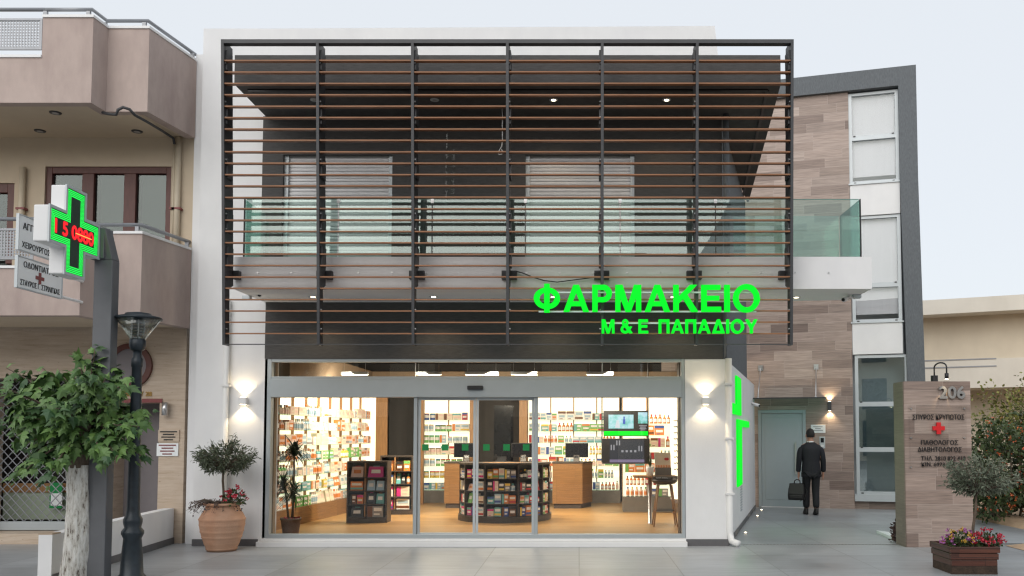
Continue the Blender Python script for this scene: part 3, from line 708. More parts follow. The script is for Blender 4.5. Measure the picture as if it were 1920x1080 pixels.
# ---------------------------------------------------------------- house number pillar
sp = thing("sign_pillar", "brown tiled pillar sign for a doctor with steel number 206", "sign", (5.0, 12.9, 0))
SX0, SX1, SZ = X(1697, 850, 12.85), X(1822, 850, 12.85), Z(1750, 715, 12.85)
MB().box(SX0, SX1, 12.85, 13.25, 0, SZ).build("pillar_block", "wtile", sp)
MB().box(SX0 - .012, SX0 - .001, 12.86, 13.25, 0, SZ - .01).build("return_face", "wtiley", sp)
def spt(body, p0, p1, t, bt, mat="ink", d=.008, bold=.012, name="lettering"):
    return text(body, mat, sp, X(p0, t, 12.83), X(p1, t, 12.83), Z(1750, bt, 12.83), Z(1750, t, 12.83), d, bold, name, base=12.834 if d < .02 else 12.848)
spt("206", 1760, 1807, 725, 747, "steel", .05, .03, "house_number")
pn = MB().box(X(1703, 780, 12.84), X(1812, 780, 12.84), 12.835, 12.842, Z(1750, 877, 12.84), Z(1750, 760, 12.84)).build("acrylic_panel", "acrylic", sp)
b = MB()
for px in (1708, 1808):
    for py in (766, 821, 876): b.tube([(X(px, py, 12.83), 12.822, Z(px, py, 12.83)), (X(px, py, 12.83), 12.849, Z(px, py, 12.83))], .012, 10)
each(b, "panel_stud", "steel", pn)
spt("ΣΠΥΡΟΣ ΚΡΥΠΩΤΟΣ", 1711, 1808, 777, 787)
spt("ΠΑΘΟΛΟΓΟΣ", 1727, 1796, 825, 834); spt("ΔΙΑΒΗΤΟΛΟΓΟΣ", 1721, 1803, 838, 847)
spt("ΤΗΛ. 2810 822 418", 1727, 1810, 855, 863.5, bold=.006); spt("ΚΙΝ. 6973 035 206", 1728, 1810, 866.5, 874.5, bold=.006)
cx, cz = X(1759, 803, 12.83), Z(1759, 803, 12.83)
MB().box(cx - .03, cx + .03, 12.80, 12.833, cz - .085, cz + .085).box(cx - .085, cx - .0301, 12.80, 12.833, cz - .03, cz + .03).box(cx + .0301, cx + .085, 12.80, 12.833, cz - .03, cz + .03).build("red_cross", "red", sp)
gl = thing("gooseneck_lamp", "small black gooseneck lamp on top of the house number pillar", "lamp", (X(1752, 712, 12.9), 12.95, SZ))
cx = X(1752, 712, 12.95)
MB().lathe([(.05, 0), (.05, .09), (.0, .095)], (cx, 12.95, SZ), 14).build("lamp_base", "black", gl)
pts = [(cx, 12.95, SZ + .09)] + [(cx + .045 - .045 * cos(a), 12.95 - .11 * (1 - cos(a)), SZ + .20 + .07 * sin(a)) for a in [pi * k / 8 for k in range(9)]] + [(cx + .09, 12.73, SZ + .10)]
MB().tube(pts, .011, 8).build("gooseneck", "black", gl, smooth=True)
MB().tube([(cx + .09, 12.73, SZ + .11), (cx + .09, 12.735, SZ + .03)], .028, 12).build("lamp_head", "black", gl, smooth=True)
MB().tube([(cx + .09, 12.735, SZ + .029), (cx + .09, 12.7355, SZ + .022)], .022, 12).build("lamp_lens", "bulb", gl)
lamp_child(gl, spot((cx + .09, 12.735, SZ + .02), (0, .28, -1), 9, 62, blend=.8))

# ---------------------------------------------------------------- neighbouring apartment building (left)
ap = thing("apartment_building", "older pink and beige apartment block with two corner balconies over a travertine ground floor", "building", (-8, 13.3, 0))
YA, YBB, YW = 11.77, 12.1, 13.25
def balcony(za, zb, pxs, pys, split, zlow, ztop_wall):
    xa, xb, xc, xd = (X(pxs[0], pys[0], YA), X(pxs[1], pys[1], YBB), X(pxs[2], pys[2], YBB), X(pxs[3], pys[3], 13.2))
    path = [(xa, YA), (xb, YBB), (xc, YBB), (xd, 13.2)]
    xs = X(split, pys[0], YA)
    par = MB().wallpath([(xs, YA)] + path, .14, za, zb).wallpath([(-12, YA), (xs, YA)], .14, za, zlow).build("balcony_parapet", "pink", ap)
    MB().wallpath([(xs - .0, YA - .02)] + [(x + .012, y - .02) for x, y in path], .18, zb, zb + .035).wallpath([(-12, YA - .02), (xs - .001, YA - .02)], .18, zlow, zlow + .035).build("coping", "whitepaint", par)
    MB().plan([(-12, YA + .14), (xa - .14, YA + .14), (xb - .14, YBB + .14), (xc - .10, YBB + .14), (xd - .14, 13.2), (xd - .14, YW), (-12, YW)], za + .02, za + .16).build("balcony_soffit", "beige", ap)
    rlg = MB().tube([(xs, YA + .06, zb + .14)] + [(x - .05, y + .06, zb + .14) for x, y in path], .026, 10).tube([(-12, YA + .06, zb + .14), (xs, YA + .06, zb + .14)], .026, 10).build("handrail", "railgrey", ap, smooth=True)
    b = MB()
    for (x, y), d in zip([(xs, YA), (xa, YA), (xb, YBB), (xc, YBB), (xd, 13.1)], (0, -.1, -.08, -.1, -.05)):
        b.box(x + d - .025, x + d + .025, y + .04, y + .08, (zlow if x == xs else zb) + .036, zb + .115)
    each(b, "rail_post", "railgrey", rlg)
    b = MB(); z0, z1 = zlow + .16, zb - .02; x1 = xs - .06; x0 = x1 - 2.2      # perforated sheet
    b.box(x0, x1, YA + .04, YA + .07, z0 - .03, z0).box(x0, x1, YA + .04, YA + .07, z1, z1 + .03).box(x1, x1 + .03, YA + .04, YA + .07, z0 - .03, z1 + .03)
    n = int((x1 - x0) / .04)
    for k in range(n): b.box(x1 - .04 * k - .02, x1 - .04 * k, YA + .05, YA + .054, z0, z1)
    m = int((z1 - z0) / .04)
    for k in range(m + 1): b.box(x0, x1, YA + .0545, YA + .058, z0 + .04 * k, min(z1, z0 + .04 * k + .02))
    b.build("perforated_panel", "railgrey", ap)
    return xa, xb, xc, xd
balcony(6.10, Z(100, 33, YA), (173, 201, 278, 367), (110, 130, 140, 190), 78, Z(40, 108, YA), 0)
balcony(3.21, 4.385, (151, 183, 265, 357), (510, 510, 510, 540), 62, Z(40, 503, YA), 0)
WX0, WX1, WZ = X(83, 375, YW), X(320, 375, YW), Z(200, 312, YW)
DX1, DZ = X(26, 380, YW), Z(10, 343, YW)
b = MB().box(-5.82, WX1, YW, 13.45, 3.37, 6.12).box(WX0, WX1, YW, 13.45, WZ, 6.12).box(WX0, WX1, YW, 13.45, 3.37, 4.2).box(DX1, WX0, YW, 13.45, 3.37, 6.12).box(-12, DX1, YW, 13.45, DZ, 6.12)
b.build("upper_wall", "beige", ap)
MB().box(-12, -5.82, 13.5, 13.6, 6.26, 7.0).build("top_floor_wall", "beige", ap)
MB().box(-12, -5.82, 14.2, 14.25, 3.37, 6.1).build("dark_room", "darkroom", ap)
f = MB(); d = (WX1 - WX0) / 3; za, zb = 4.2, WZ
f.box(WX0, WX0 + .09, 13.28, 13.38, za, zb).box(WX1 - .09, WX1, 13.28, 13.38, za, zb).box(WX0 + .09, WX1 - .09, 13.281, 13.379, zb - .10, zb)
for k in (1, 2): f.box(WX0 + d * k - .09, WX0 + d * k + .09, 13.279, 13.378, za, zb - .10)
wf = f.build("balcony_window", "brown", ap, bevel=.006)
for k in range(3):
    a, c = WX0 + d * k + .09, WX0 + d * (k + 1) - .09
    MB().box(a, c, 13.33, 13.338, za, zb - .1).build("pane", "aptglass", wf)
    q = MB(); n = 14
    for i in range(n):
        x0 = a + (c - a) * i / n; x1 = a + (c - a) * (i + .5) / n; x2 = a + (c - a) * (i + 1) / n
        q.add([(x0, 13.50, za), (x1, 13.46, za), (x2, 13.50, za), (x0, 13.50, zb), (x1, 13.46, zb), (x2, 13.50, zb)], [(0, 1, 4, 3), (1, 2, 5, 4)])
    q.build("net_curtain", "curtain", wf)
f = MB().box(DX1 - .12, DX1, 13.28, 13.38, 4.2, DZ).box(-9.8, DX1 - .12, 13.281, 13.379, DZ - .14, DZ)
df = f.build("balcony_door", "brown", ap, bevel=.006)
MB().box(-9.8, DX1 - .12, 13.33, 13.338, 4.2, DZ - .14).build("pane", "aptglass", df)
MB().box(DX1 - .55, DX1 - .30, 13.322, 13.329, DZ - .42, DZ - .24).build("notice", "plate", df)
# travertine ground floor
EX0, EX1, EZ = X(200, 860, 13.3), X(297, 860, 13.3), Z(250, 755, 13.3)
GXR, GZ = X(150, 850, 13.3), Z(80, 709, 13.3)
PR = X(345, 850, 13.3)
b = MB().box(EX1, PR, 13.3, 13.9, 0, EZ).box(GXR, EX0, 13.3, 13.9, 0, GZ).box(EX0, EX1, 13.3, 13.9, EZ, GZ).box(EX1, PR, 13.3, 13.9, EZ, GZ).box(-12, PR, 13.3, 13.9, GZ, 3.37).box(-12, -9.0, 13.3, 13.9, 0, GZ)
b.build("travertine_wall", "trav", ap)
MB().box(EX0 - .04, EX1 + .04, 13.28, 13.2995, EZ - .0, EZ + .06).box(EX0 - .04, EX0, 13.28, 13.2995, 0, EZ).build("door_surround", "redbrown", ap)
ed = MB().box(EX0, EX1, 13.82, 13.88, 0, EZ).build("flush_door", "mauvedoor", ap)
MB().box(EX1 - .05, EX1 + .3, 13.5, 13.81, 0, EZ).build("recess_wall", "darkroom", ap)

def disc(name, r0, r1, mat, y, par):
    q = MB(); q.lathe([(r0, 0), (r1, 0), (r1, .05), (r0, .05), (r0, 0)] if r0 else [(0, 0), (r1, 0), (r1, .02), (0, .02)], (0, 0, 0), 40)
    cx, cz = X(245, 686, 13.3), Z(245, 686, 13.3)
    q.v = [(cx + p[0], y - p[2], cz + p[1]) for p in q.v]; q.f = [tuple(reversed(t_)) for t_ in q.f]
    return q.build(name, mat, par)
po = disc("porthole_frame", .255, .335, "brown", 13.299, ap); disc("porthole_glass", 0, .26, "mauvedoor", 13.29, po)
text("ΒΕΝΙΖΕΛΟΥ  208", "gold", ap, X(226, 738, 13.3), X(285, 738, 13.3), Z(250, 743, 13.3), Z(250, 734, 13.3), .012, .02, base=13.299)
for px0, px1, p0, p1, mt, nm, inkm in ((297, 336, 806, 828, "trav", "stone_plaque", "ink"), (295, 335, 831, 855, "plate", "white_plaque", "redbrown")):
    q = MB().box(X(px0, 840, 13.3), X(px1, 840, 13.3), 13.28, 13.299, Z(315, p1, 13.3), Z(315, p0, 13.3)).build(nm, mt, ap)
    s_ = MB(); n = 4
    for k in range(n):
        w_ = (.9, .6, .75, .5)[k]; mid = (px0 + px1) / 2; hw = (px1 - px0) / 2 * w_ * .9; zz = Z(315, p0 + (p1 - p0) * (k + .7) / (n + .4), 13.3)
        s_.box(X(mid - hw, 840, 13.3), X(mid + hw, 840, 13.3), 13.276, 13.2795, zz - .009, zz + .009)
    s_.build("small_print", inkm, q)
MB().tube([(X(314, 766, 13.3), 13.22, Z(314, 779, 13.3)), (X(314, 766, 13.3), 13.22, Z(314, 755, 13.3))], .045, 14).build("metal_wall_light", "steel", ap, smooth=True)
# shop grille
gr = thing("roller_grille", "closed diamond mesh security grille across the dark shop beside the tree", "grille", (-8.2, 13.62, 0))
b = MB(); x0, x1, z0, z1 = -9.0, GXR, .30, GZ; n = 16; st = .135
k = -40
while k < 60:
    for sg_ in (1, -1):
        xa = x0 + k * st; pts = []
        for i in range(2):
            pass
        za, zb = z0, z1; xs_, xe = xa, xa + sg_ * (z1 - z0) * .95
        def clip(xv): return (xv - xs_) / (xe - xs_) * (zb - za) + za
        p, q_ = [xs_, za], [xe, zb]
        for e in (p, q_):
            if e[0] < x0: e[0], e[1] = x0, clip(x0)
            if e[0] > x1: e[0], e[1] = x1, clip(x1)
        if q_[1] - p[1] > .03 and z0 - 1e-6 <= p[1] and q_[1] <= z1 + 1e-6:
            b.tube([(p[0], 13.62 + .004 * sg_, p[1]), (q_[0], 13.62 + .004 * sg_, q_[1])], .0075, 5, False)
    k += 1
b.build("diamond_mesh", "railgrey", gr)
MB().box(x0, x1, 13.58, 13.66, .17, .30).build("bottom_bar", "alu", gr, bevel=.006)
MB().box(x1 - .05, x1 + .0, 13.59, 13.65, .30, GZ).build("guide_rail", "char", gr)
MB().box(-12, GXR, 13.2, 14.4, .006, .16).build("shop_step", "trav", ap)
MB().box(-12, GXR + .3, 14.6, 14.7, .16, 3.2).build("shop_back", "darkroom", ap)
MB().box(-9.0, GXR, 13.95, 14.0, .30, .72).build("window_panel", "greenpanel", ap)
MB().box(-9.0, GXR, 13.93, 14.0, .721, .86).build("window_shelf", "oakv", ap)
ad = thing("shop_poster", "small green and white poster behind the diamond grille", "poster", (-7.75, 13.85, .6))
MB().box(X(93, 930, 13.85), X(116, 930, 13.85), 13.85, 13.86, Z(100, 953, 13.85), Z(100, 905, 13.85)).build("green_sheet", "sticker", ad)
MB().box(X(96, 930, 13.85), X(117, 930, 13.85), 13.842, 13.849, Z(100, 948, 13.85), Z(100, 925, 13.85)).build("white_patch", "plate", ad)
# pipes, cable and lights of the apartment block
for a, lab, r in ((42, "beige downpipe between the balcony door and the wide brown window", .045), (333, "beige downpipe at the right end of the brown window", .045), (325.5, "thin beige conduit beside the downpipe right of the brown window", .018)):
    t = thing("downpipe", lab, "downpipe", (X(a, 350, 13.2), 13.2, 4.2), "beige downpipes")
    top = 5.65 if a == 42 else 6.11
    MB().tube([(X(a, 350, 13.2), 13.195, 4.0), (X(a, 350, 13.2), 13.195, top)], r, 12).build("pipe", "beigepipe", t, smooth=True)
    MB().box(X(a, 350, 13.2) - r - .02, X(a, 350, 13.2) + r + .02, 13.15, 13.249, 5.0, 5.03).build("pipe_clip", "redbrown", t)
for px, py, lab in ((104, 211, "dark unlit downlight in the beige balcony soffit, nearest the street"), (75, 245, "dark unlit downlight in the beige balcony soffit, leftmost"), (257, 246, "dark unlit downlight in the beige balcony soffit, nearest the white building")):
    a, c = ray(px, py); yy = (6.12 - EYE) / c; xx = a * yy
    t = thing("downlight", lab, "ceiling light", (xx, yy, 6.12), "unlit downlights of the apartment balcony")
    MB().lathe([(.045, -.012), (.075, -.012), (.08, 0)], (xx, yy, 6.12), 20).build("trim_ring", "char", t, smooth=True)
    MB().lathe([(.0, -.014), (.044, -.013)], (xx, yy, 6.12), 16).build("lamp_lens", "offlens", t)
yc = 12.02
pts = [(X(px, py, yc + dy), yc + dy, Z(px, py, yc + dy)) for px, py, dy in ((192, 211, -.03), (205, 214, -.05), (218, 215, -.1), (221, 206, -.1), (231, 201, -.1), (243, 205, -.08), (253, 216, -.03), (275, 228, .25), (305, 246, .75), (325, 259, 1.10), (327, 270, 1.12))]
tag(MB().tube(pts, .02, 8).build("black_cable", "char", smooth=True), "thick dark cable looping under the upper pink balcony", "cable")
pts = [(X(360, 113, 13.05), 13.05, Z(360, 113, 13.05)), (X(372, 116, 13.0), 12.99, Z(372, 116, 13.0)), (X(379, 114, 13), 12.985, Z(379, 114, 13))]

# low white garden wall
lw = thing("garden_wall", "low white wall running from the street to the apartment entrance", "wall", (-5.95, 11.5, 0))
lw_b = MB(); p = [(-5.74, 9.75), (-6.02, 13.28)]
lw_b.prism([(p[0][0], p[0][1], 0), (p[0][0] - .15, p[0][1], 0), (p[0][0] - .15, p[0][1], .53), (p[0][0], p[0][1], .53)], (p[1][0] - p[0][0], p[1][1] - p[0][1], 0)).build("white_wall", "white", lw)
lw_b = MB(); lw_b.prism([(p[0][0] + .002, p[0][1], .006), (p[0][0] + .014, p[0][1], .006), (p[0][0] + .014, p[0][1], .10), (p[0][0] + .002, p[0][1], .10)], (p[1][0] - p[0][0], p[1][1] - p[0][1], 0)).build("skirting", "skirt", lw)
MB().box(p[0][0] - .155, p[0][0] - .0, p[0][1] - .003, p[0][1] + .16, .531, .545).build("end_tile", "trav", lw)

# ---------------------------------------------------------------- hanging doctors' signs, cross on its post, street lamp
def plate(lab, py0, py1, lines, cross, Ya=10.4, Yb=11.3, xx=-6.63):
    z0, z1 = Z(34, py1, Ya), Z(34, py0, Ya); w_ = Yb - Ya
    t = thing("hanging_sign", lab, "sign", (xx, (Ya + Yb) / 2, z0))
    MB().box(xx - .025, xx, Ya, Yb, z0, z1).build("sign_plate", "plate", t, bevel=.004)
    f_ = MB().box(xx - .03, xx + .006, Ya - .012, Ya - .001, z0 - .012, z1 + .012).box(xx - .03, xx + .006, Yb + .001, Yb + .012, z0 - .012, z1 + .012).box(xx - .03, xx + .006, Ya - .001, Yb + .001, z0 - .012, z0 - .001).box(xx - .03, xx + .006, Ya - .001, Yb + .001, z1 + .001, z1 + .012)
    f_.build("sign_frame", "alulight", t)
    MB().tube([(xx - .012, Yb + .012, z0 + .02), (xx - .012, YA + .02, z0 + .02)], .02, 8).tube([(xx - .012, Yb + .012, z1 - .06), (xx - .012, YA + .02, z1 - .06)], .02, 8).build("wall_arm", "whitepaint", t)
    xf = Matrix.Translation((xx + .001, 0, 0)) @ Matrix(((0, -1, 0, 0), (1, 0, 0, 0), (0, 0, 1, 0), (0, 0, 0, 1)))
    for body, a, c, e0, e1, bo in lines:
        text(body, "ink", t, Ya + w_ * a, Ya + w_ * c, z0 + (z1 - z0) * e0, z0 + (z1 - z0) * e1, .004, bo, xf=xf)
    if cross:
        yc, zc = Ya + w_ * .48, z0 + (z1 - z0) * .47
        MB().box(xx + .001, xx + .006, yc - .025, yc + .025, zc - .07, zc + .07).box(xx + .001, xx + .006, yc - .085, yc - .0251, zc - .022, zc + .022).box(xx + .001, xx + .006, yc + .0251, yc + .085, zc - .022, zc + .022).build("red_cross", "redbrown", t)
plate("white hanging sign half hidden behind the lit green cross, upper one", 402, 466, [("ΑΓΓΕΙΟΛΟΓΟΣ", .08, .92, .62, .82, .014), ("ΧΕΙΡΟΥΡΓΟΣ ΓΥΝ.", .07, .95, .08, .26, .004)], False)
plate("white hanging sign with a dull red cross, lower one behind the lit green cross", 480, 537, [("ΟΔΟΝΤΙΑΤΡΟΣ", .12, .90, .70, .90, .014), ("ΣΤΑΥΡΟΣ Γ. ΣΤΡΙΛΙΓΚΑΣ", .06, .95, .09, .28, .004)], True)

cp = thing("pharmacy_cross", "lit green led pharmacy cross with red display on a bent grey post", "sign", (-5.17, 9.62, 0))
bx = -5.16
MB().box(bx - .10, bx + .10, 9.55, 9.70, .006, 3.52).prism([(bx - .10, 9.55, 3.52), (bx - .10, 9.70, 3.52), (bx - .17, 9.66, 3.86), (bx - .17, 9.51, 3.86)], (.2, 0, 0)).build("post", "post", cp, bevel=.008)
cY, cZ, hh, ar = 9.06, Z(135, 437, 9.06), .455, .182
def crosspts(d, x):
    h, a = hh - d, ar - d
    yz = [(-a, -h), (a, -h), (a, -a), (h, -a), (h, a), (a, a), (a, h), (-a, h), (-a, a), (-h, a), (-h, -a), (-a, -a)]
    return [(x, cY + y, cZ + z) for y, z in yz]
fx = -5.19
hs = MB().prism(crosspts(0, fx - .16), (.15, 0, 0)).build("cross_housing", "whitepaint", cp, bevel=.012)
def ring(d0, d1, x, ext): 
    a, c = crosspts(d0, x), crosspts(d1, x); q = MB(); n = 12
    vs = a + c + [(p[0] + ext, p[1], p[2]) for p in a] + [(p[0] + ext, p[1], p[2]) for p in c]
    fs = []
    for i in range(n):
        j = (i + 1) % n
        fs += [(2 * n + i, 2 * n + j, 3 * n + j, 3 * n + i), (i, n + i, n + j, j), (i, j, 2 * n + j, 2 * n + i), (n + j, n + i, 3 * n + i, 3 * n + j)]
    return q.add(vs, fs)
ring(-.006, .022, fx - .010, .014).build("cross_frame", "alulight", hs)
MB().prism(crosspts(.022, fx - .010), (.004, 0, 0)).build("led_face", "ledface", hs)
q = MB()                                                           # three rows of small round leds round the outline
for d in (.036, .054, .072, .090):
    P_ = [Vector(p) for p in crosspts(d, fx - .005)]
    for i in range(12):
        a, c = P_[i], P_[(i + 1) % 12]; n = max(1, round((c - a).length / .0135))
        for k in range(n):
            o_ = a + (c - a) * (k / n); r = .0056
            q.add([o_ + Vector((0, -r, -r)), o_ + Vector((0, r, -r)), o_ + Vector((0, r, r)), o_ + Vector((0, -r, r)), o_ + Vector((.003, 0, 0))], [(0, 1, 4), (1, 2, 4), (2, 3, 4), (3, 0, 4)])
tag(q.build("green_leds", "ledgreen", hs), kind="stuff")
xf = Matrix.Translation((fx - .004, 0, 0)) @ Matrix(((0, -1, 0, 0), (1, 0, 0, 0), (0, 0, 1, 0), (0, 0, 0, 1)))
text("1 5 0880", "ledred", hs, cY - .35, cY + .34, cZ - .07, cZ + .07, .003, .035, "red_display", xf)
MB().box(fx - .0, fx + .0015, cY + .0, cY + .30, cZ - .006, cZ + .003).build("amber_line", "ledamber", hs)
br = MB().box(bx - .16, bx + .02, 9.515, 9.70, cZ - .17, cZ + .17).build("bracket_plate", "post", cp, bevel=.006)
q = MB()
for z in (-.12, -.05, .05, .12): q.tube([(bx + .02, 9.60, cZ + z), (bx + .03, 9.60, cZ + z)], .012, 8)
each(q, "bolt", "black", br)
MB().box(fx - .19, fx - .161, cY - .05, cY + .05, cZ - .2, cZ - .12).build("sensor_box", "alulight", hs)

LX, LY = X(258, 640, 9.8), 9.8
sl = thing("street_lamp", "dark painted street lamp with a glass cone lantern in front of the apartment block", "street lamp", (LX, LY, 0))
prof = [(.16, 0), (.16, .05), (.118, .10), (.108, .30), (.092, .48), (.115, .53), (.115, .56), (.085, .60), (.098, .66), (.098, .69), (.078, .73), (.068, .80), (.062, 1.4), (.056, 2.0), (.052, 2.36), (.060, 2.37), (.060, 2.45), (.045, 2.47), (.045, 2.54)]
MB().lathe(prof, (LX, LY, .006), 28).build("lamp_post", "lampgreen", sl, smooth=True)
MB().lathe([(.045, 2.54), (.07, 2.56), (.085, 2.60), (.085, 2.67), (.075, 2.68)], (LX, LY, 0), 28).build("collar", "lampgreen", sl, smooth=True)
MB().lathe([(.080, 2.681), (.232, 2.90), (.228, 2.90), (.076, 2.683)], (LX, LY, 0), 36).build("glass_cone", "clear", sl, smooth=True)
MB().lathe([(.245, 2.895), (.25, 2.91), (.235, 2.925), (.14, 2.945), (.13, 2.965), (.0, 2.985)], (LX, LY, 0), 36).build("lamp_cap", "lampgreen", sl, smooth=True)
lv = MB().lathe([(.045, 2.68), (.045, 2.70), (.0, 2.702)], (LX, LY, 0), 20)
for k in range(6): lv.lathe([(.045, 2.715 + .033 * k), (.078, 2.728 + .033 * k), (.078, 2.731 + .033 * k), (.045, 2.718 + .033 * k)], (LX, LY, 0), 20)
for k in range(6):
    a = k * pi / 3; lv.box(LX + .07 * cos(a) - .005, LX + .07 * cos(a) + .005, LY + .07 * sin(a) - .005, LY + .07 * sin(a) + .005, 2.685, 2.90)
lv.build("louvre_stack", "steel", sl)

# ---------------------------------------------------------------- pale building far right
YR_, AR = 28.0, -math.atan2(1.2, 2.5)
fb = thing("beige_building", "long pale beige flat roofed building behind the flowering shrub", "building", (10.9, YR_, 0), None, AR)
def fbb(b, n, m, **k): return b.build(n, m, fb, local=True, **k)
fbb(MB().box(-3.5, 16, -.9, 7, 5.30, 5.75), "roof_edge", "creamwhite")
fbb(MB().box(-3, 16, 0, 7, 3.05, 5.299), "upper_wall", "cream")
fbb(MB().box(-3, 16, -.12, -.001, 3.06, 3.95).box(3.2, 7, -.16, -.121, 3.06, 4.1), "pale_band", "creamwhite")
q = MB()
for z in (3.95, 3.72): q.box(-3, 2.1, -.14, -.1205, z - .02, z + .015).box(3.4, 7, -.175, -.1605, z - .02, z + .015)
each(q, "groove", "railgrey", fb, local=True)
fbb(MB().box(-3, 16, 1.6, 7, 0, 3.049), "ground_floor_wall", "cream")

# ---------------------------------------------------------------- plants
def leaf_shape(kind):
    if kind == 'lobed':
        h = [(0, 0), (.10, -.06), (.30, .02), (.42, .20), (.26, .26), (.40, .52), (.20, .50), (.10, .72), (0, 1.0)]
        pts = h + [(-x, y) for x, y in reversed(h[1:-1])]
        v = [(x, y, -abs(x) * .35 - .25 * y * y) for x, y in pts] + [(0, .35, .02)]
        n = len(pts); return v, [(n, i, (i + 1) % n) for i in range(n)]
    if kind == 'narrow': return [(0, 0, 0), (.11, .45, .02), (0, 1, -.06), (-.11, .45, .02)], [(0, 1, 2), (0, 2, 3)]
    if kind == 'oval': return [(0, 0, 0), (.3, .35, .04), (.22, .75, 0), (0, 1, -.08), (-.22, .75, 0), (-.3, .35, .04)], [(0, 1, 2, 3), (0, 3, 4, 5)]
    if kind == 'petal': return [(0, 0, 0), (.5, .5, .15), (0, 1, 0), (-.5, .5, .15)], [(0, 1, 2, 3)]
LS = {k: leaf_shape(k) for k in ('lobed', 'narrow', 'oval', 'petal')}
def leaf(b, kind, pos, tip, nrm, size, width=1.0):
    v, f = LS[kind]; y = Vector(tip).normalized(); x = y.cross(Vector(nrm)); x = x.normalized() if x.length > 1e-3 else Vector((1, 0, 0)); z = x.cross(y)
    p = Vector(pos); b.add([p + (x * a * width + y * c + z * d) * size for a, c, d in v], f)
def rv(s=1): return Vector((rnd.uniform(-s, s), rnd.uniform(-s, s), rnd.uniform(-s, s)))
def rdir():
    while True:
        d = rv()
        if .1 < d.length < 1: return d.normalized()
# mulberry with limewashed trunk
TY = 9.55; TX = X(138, 1000, TY)
mt = thing("mulberry_tree", "pollarded mulberry tree with a whitewashed trunk and large lobed green leaves", "tree", (TX, TY, 0))
zt = Z(140, 872, TY)
b = MB(); n = 18; rings = 16; vs = []
for i in range(rings + 1):
    t_ = i / rings; z = zt * t_
    for k in range(n):
        a = 2 * pi * k / n; r = .118 + .03 * (1 - t_) ** 4 - .012 * t_ + .012 * sin(3 * a + 2.5 * t_) + .010 * sin(7 * a + 5 * t_) + rnd.uniform(-.005, .005)
        vs.append((TX + .02 * sin(3 * t_) + .03 * t_ + r * cos(a), TY + r * sin(a), z))
b.add(vs, [(i * n + k, i * n + (k + 1) % n, (i + 1) * n + (k + 1) % n, (i + 1) * n + k) for i in range(rings) for k in range(n)])
b.build("trunk", "wbark", mt, smooth=True)
hx, hz = TX + .03, zt
kn = MB().tube([(hx, TY, hz - .03), (hx + .0, TY, hz + .1), (hx + .03, TY, hz + .22), (hx + .02, TY, hz + .34)], [.105, .12, .085, .04], 12)
kn.tube([(hx, TY - .02, hz + .15), (hx + .14, TY - .16, hz + .38), (hx + .22, TY - .2, hz + .52)], [.08, .07, .055], 10)
head = Vector((hx + .08, TY, hz + .3))
targets = [(12, 690), (45, 705), (80, 690), (115, 700), (150, 668), (178, 655), (190, 672), (215, 688), (238, 715), (255, 760), (280, 778), (262, 800), (272, 860), (240, 850), (215, 852), (196, 868), (60, 800), (22, 820), (50, 880), (15, 895), (100, 870), (85, 905), (0, 760), (150, 720), (205, 740), (225, 795), (120, 770), (70, 745), (30, 770), (160, 800), (110, 830), (180, 840), (-30, 720), (-40, 800), (130, 850), (200, 705), (172, 690)]
lf = MB()
for px, py in targets + [(rnd.uniform(0, 230), rnd.uniform(700, 860)) for _ in range(20)]:
    Yt = TY + rnd.uniform(-.75, .55); e = Vector((X(px, py, Yt), Yt, Z(px, py, Yt)))
    mid = (head + e) / 2 + Vector((0, 0, .12 + .1 * rnd.random()))
    P_ = [head.lerp(mid, k / 4) .lerp(mid.lerp(e, k / 4), k / 4) for k in range(5)]
    kn.tube(P_, [.022, .017, .012, .008, .004], 6)
    L_ = (e - head).length; m_ = int(14 + L_ * 24)
    for i in range(m_):
        t_ = .25 + .75 * (i + rnd.random()) / m_; q = head.lerp(mid, t_).lerp(mid.lerp(e, t_), t_) + rv(.07)
        out = (q - head); out.z *= .3; out = out.normalized() if out.length > .01 else rdir()
        tip = out * .7 + rdir() * .7 + Vector((0, 0, -.55 - .3 * rnd.random())); nr = Vector((0, -.35, .9)) + rdir() * .6
        leaf(lf, 'lobed', q, tip, nr, rnd.uniform(.075, .185) * (1.0 if t_ < .9 else .75))
kn.build("branches", "bark", mt, smooth=True)
lf.build("crown", "mulb", mt)
# weeds at the tree's foot
wd = MB()
for k in range(26):
    q = Vector((TX + rnd.uniform(-.05, .25), TY - .16 + rnd.uniform(-.1, .1), .01)); leaf(wd, 'lobed', q, Vector((rnd.uniform(-1, 1), rnd.uniform(-1, .2), rnd.uniform(.6, 1.4))), (0, -1, .5), rnd.uniform(.06, .13))
tag(wd.build("weed", "mulb"), "small green weeds at the foot of the whitewashed trunk", "weed")

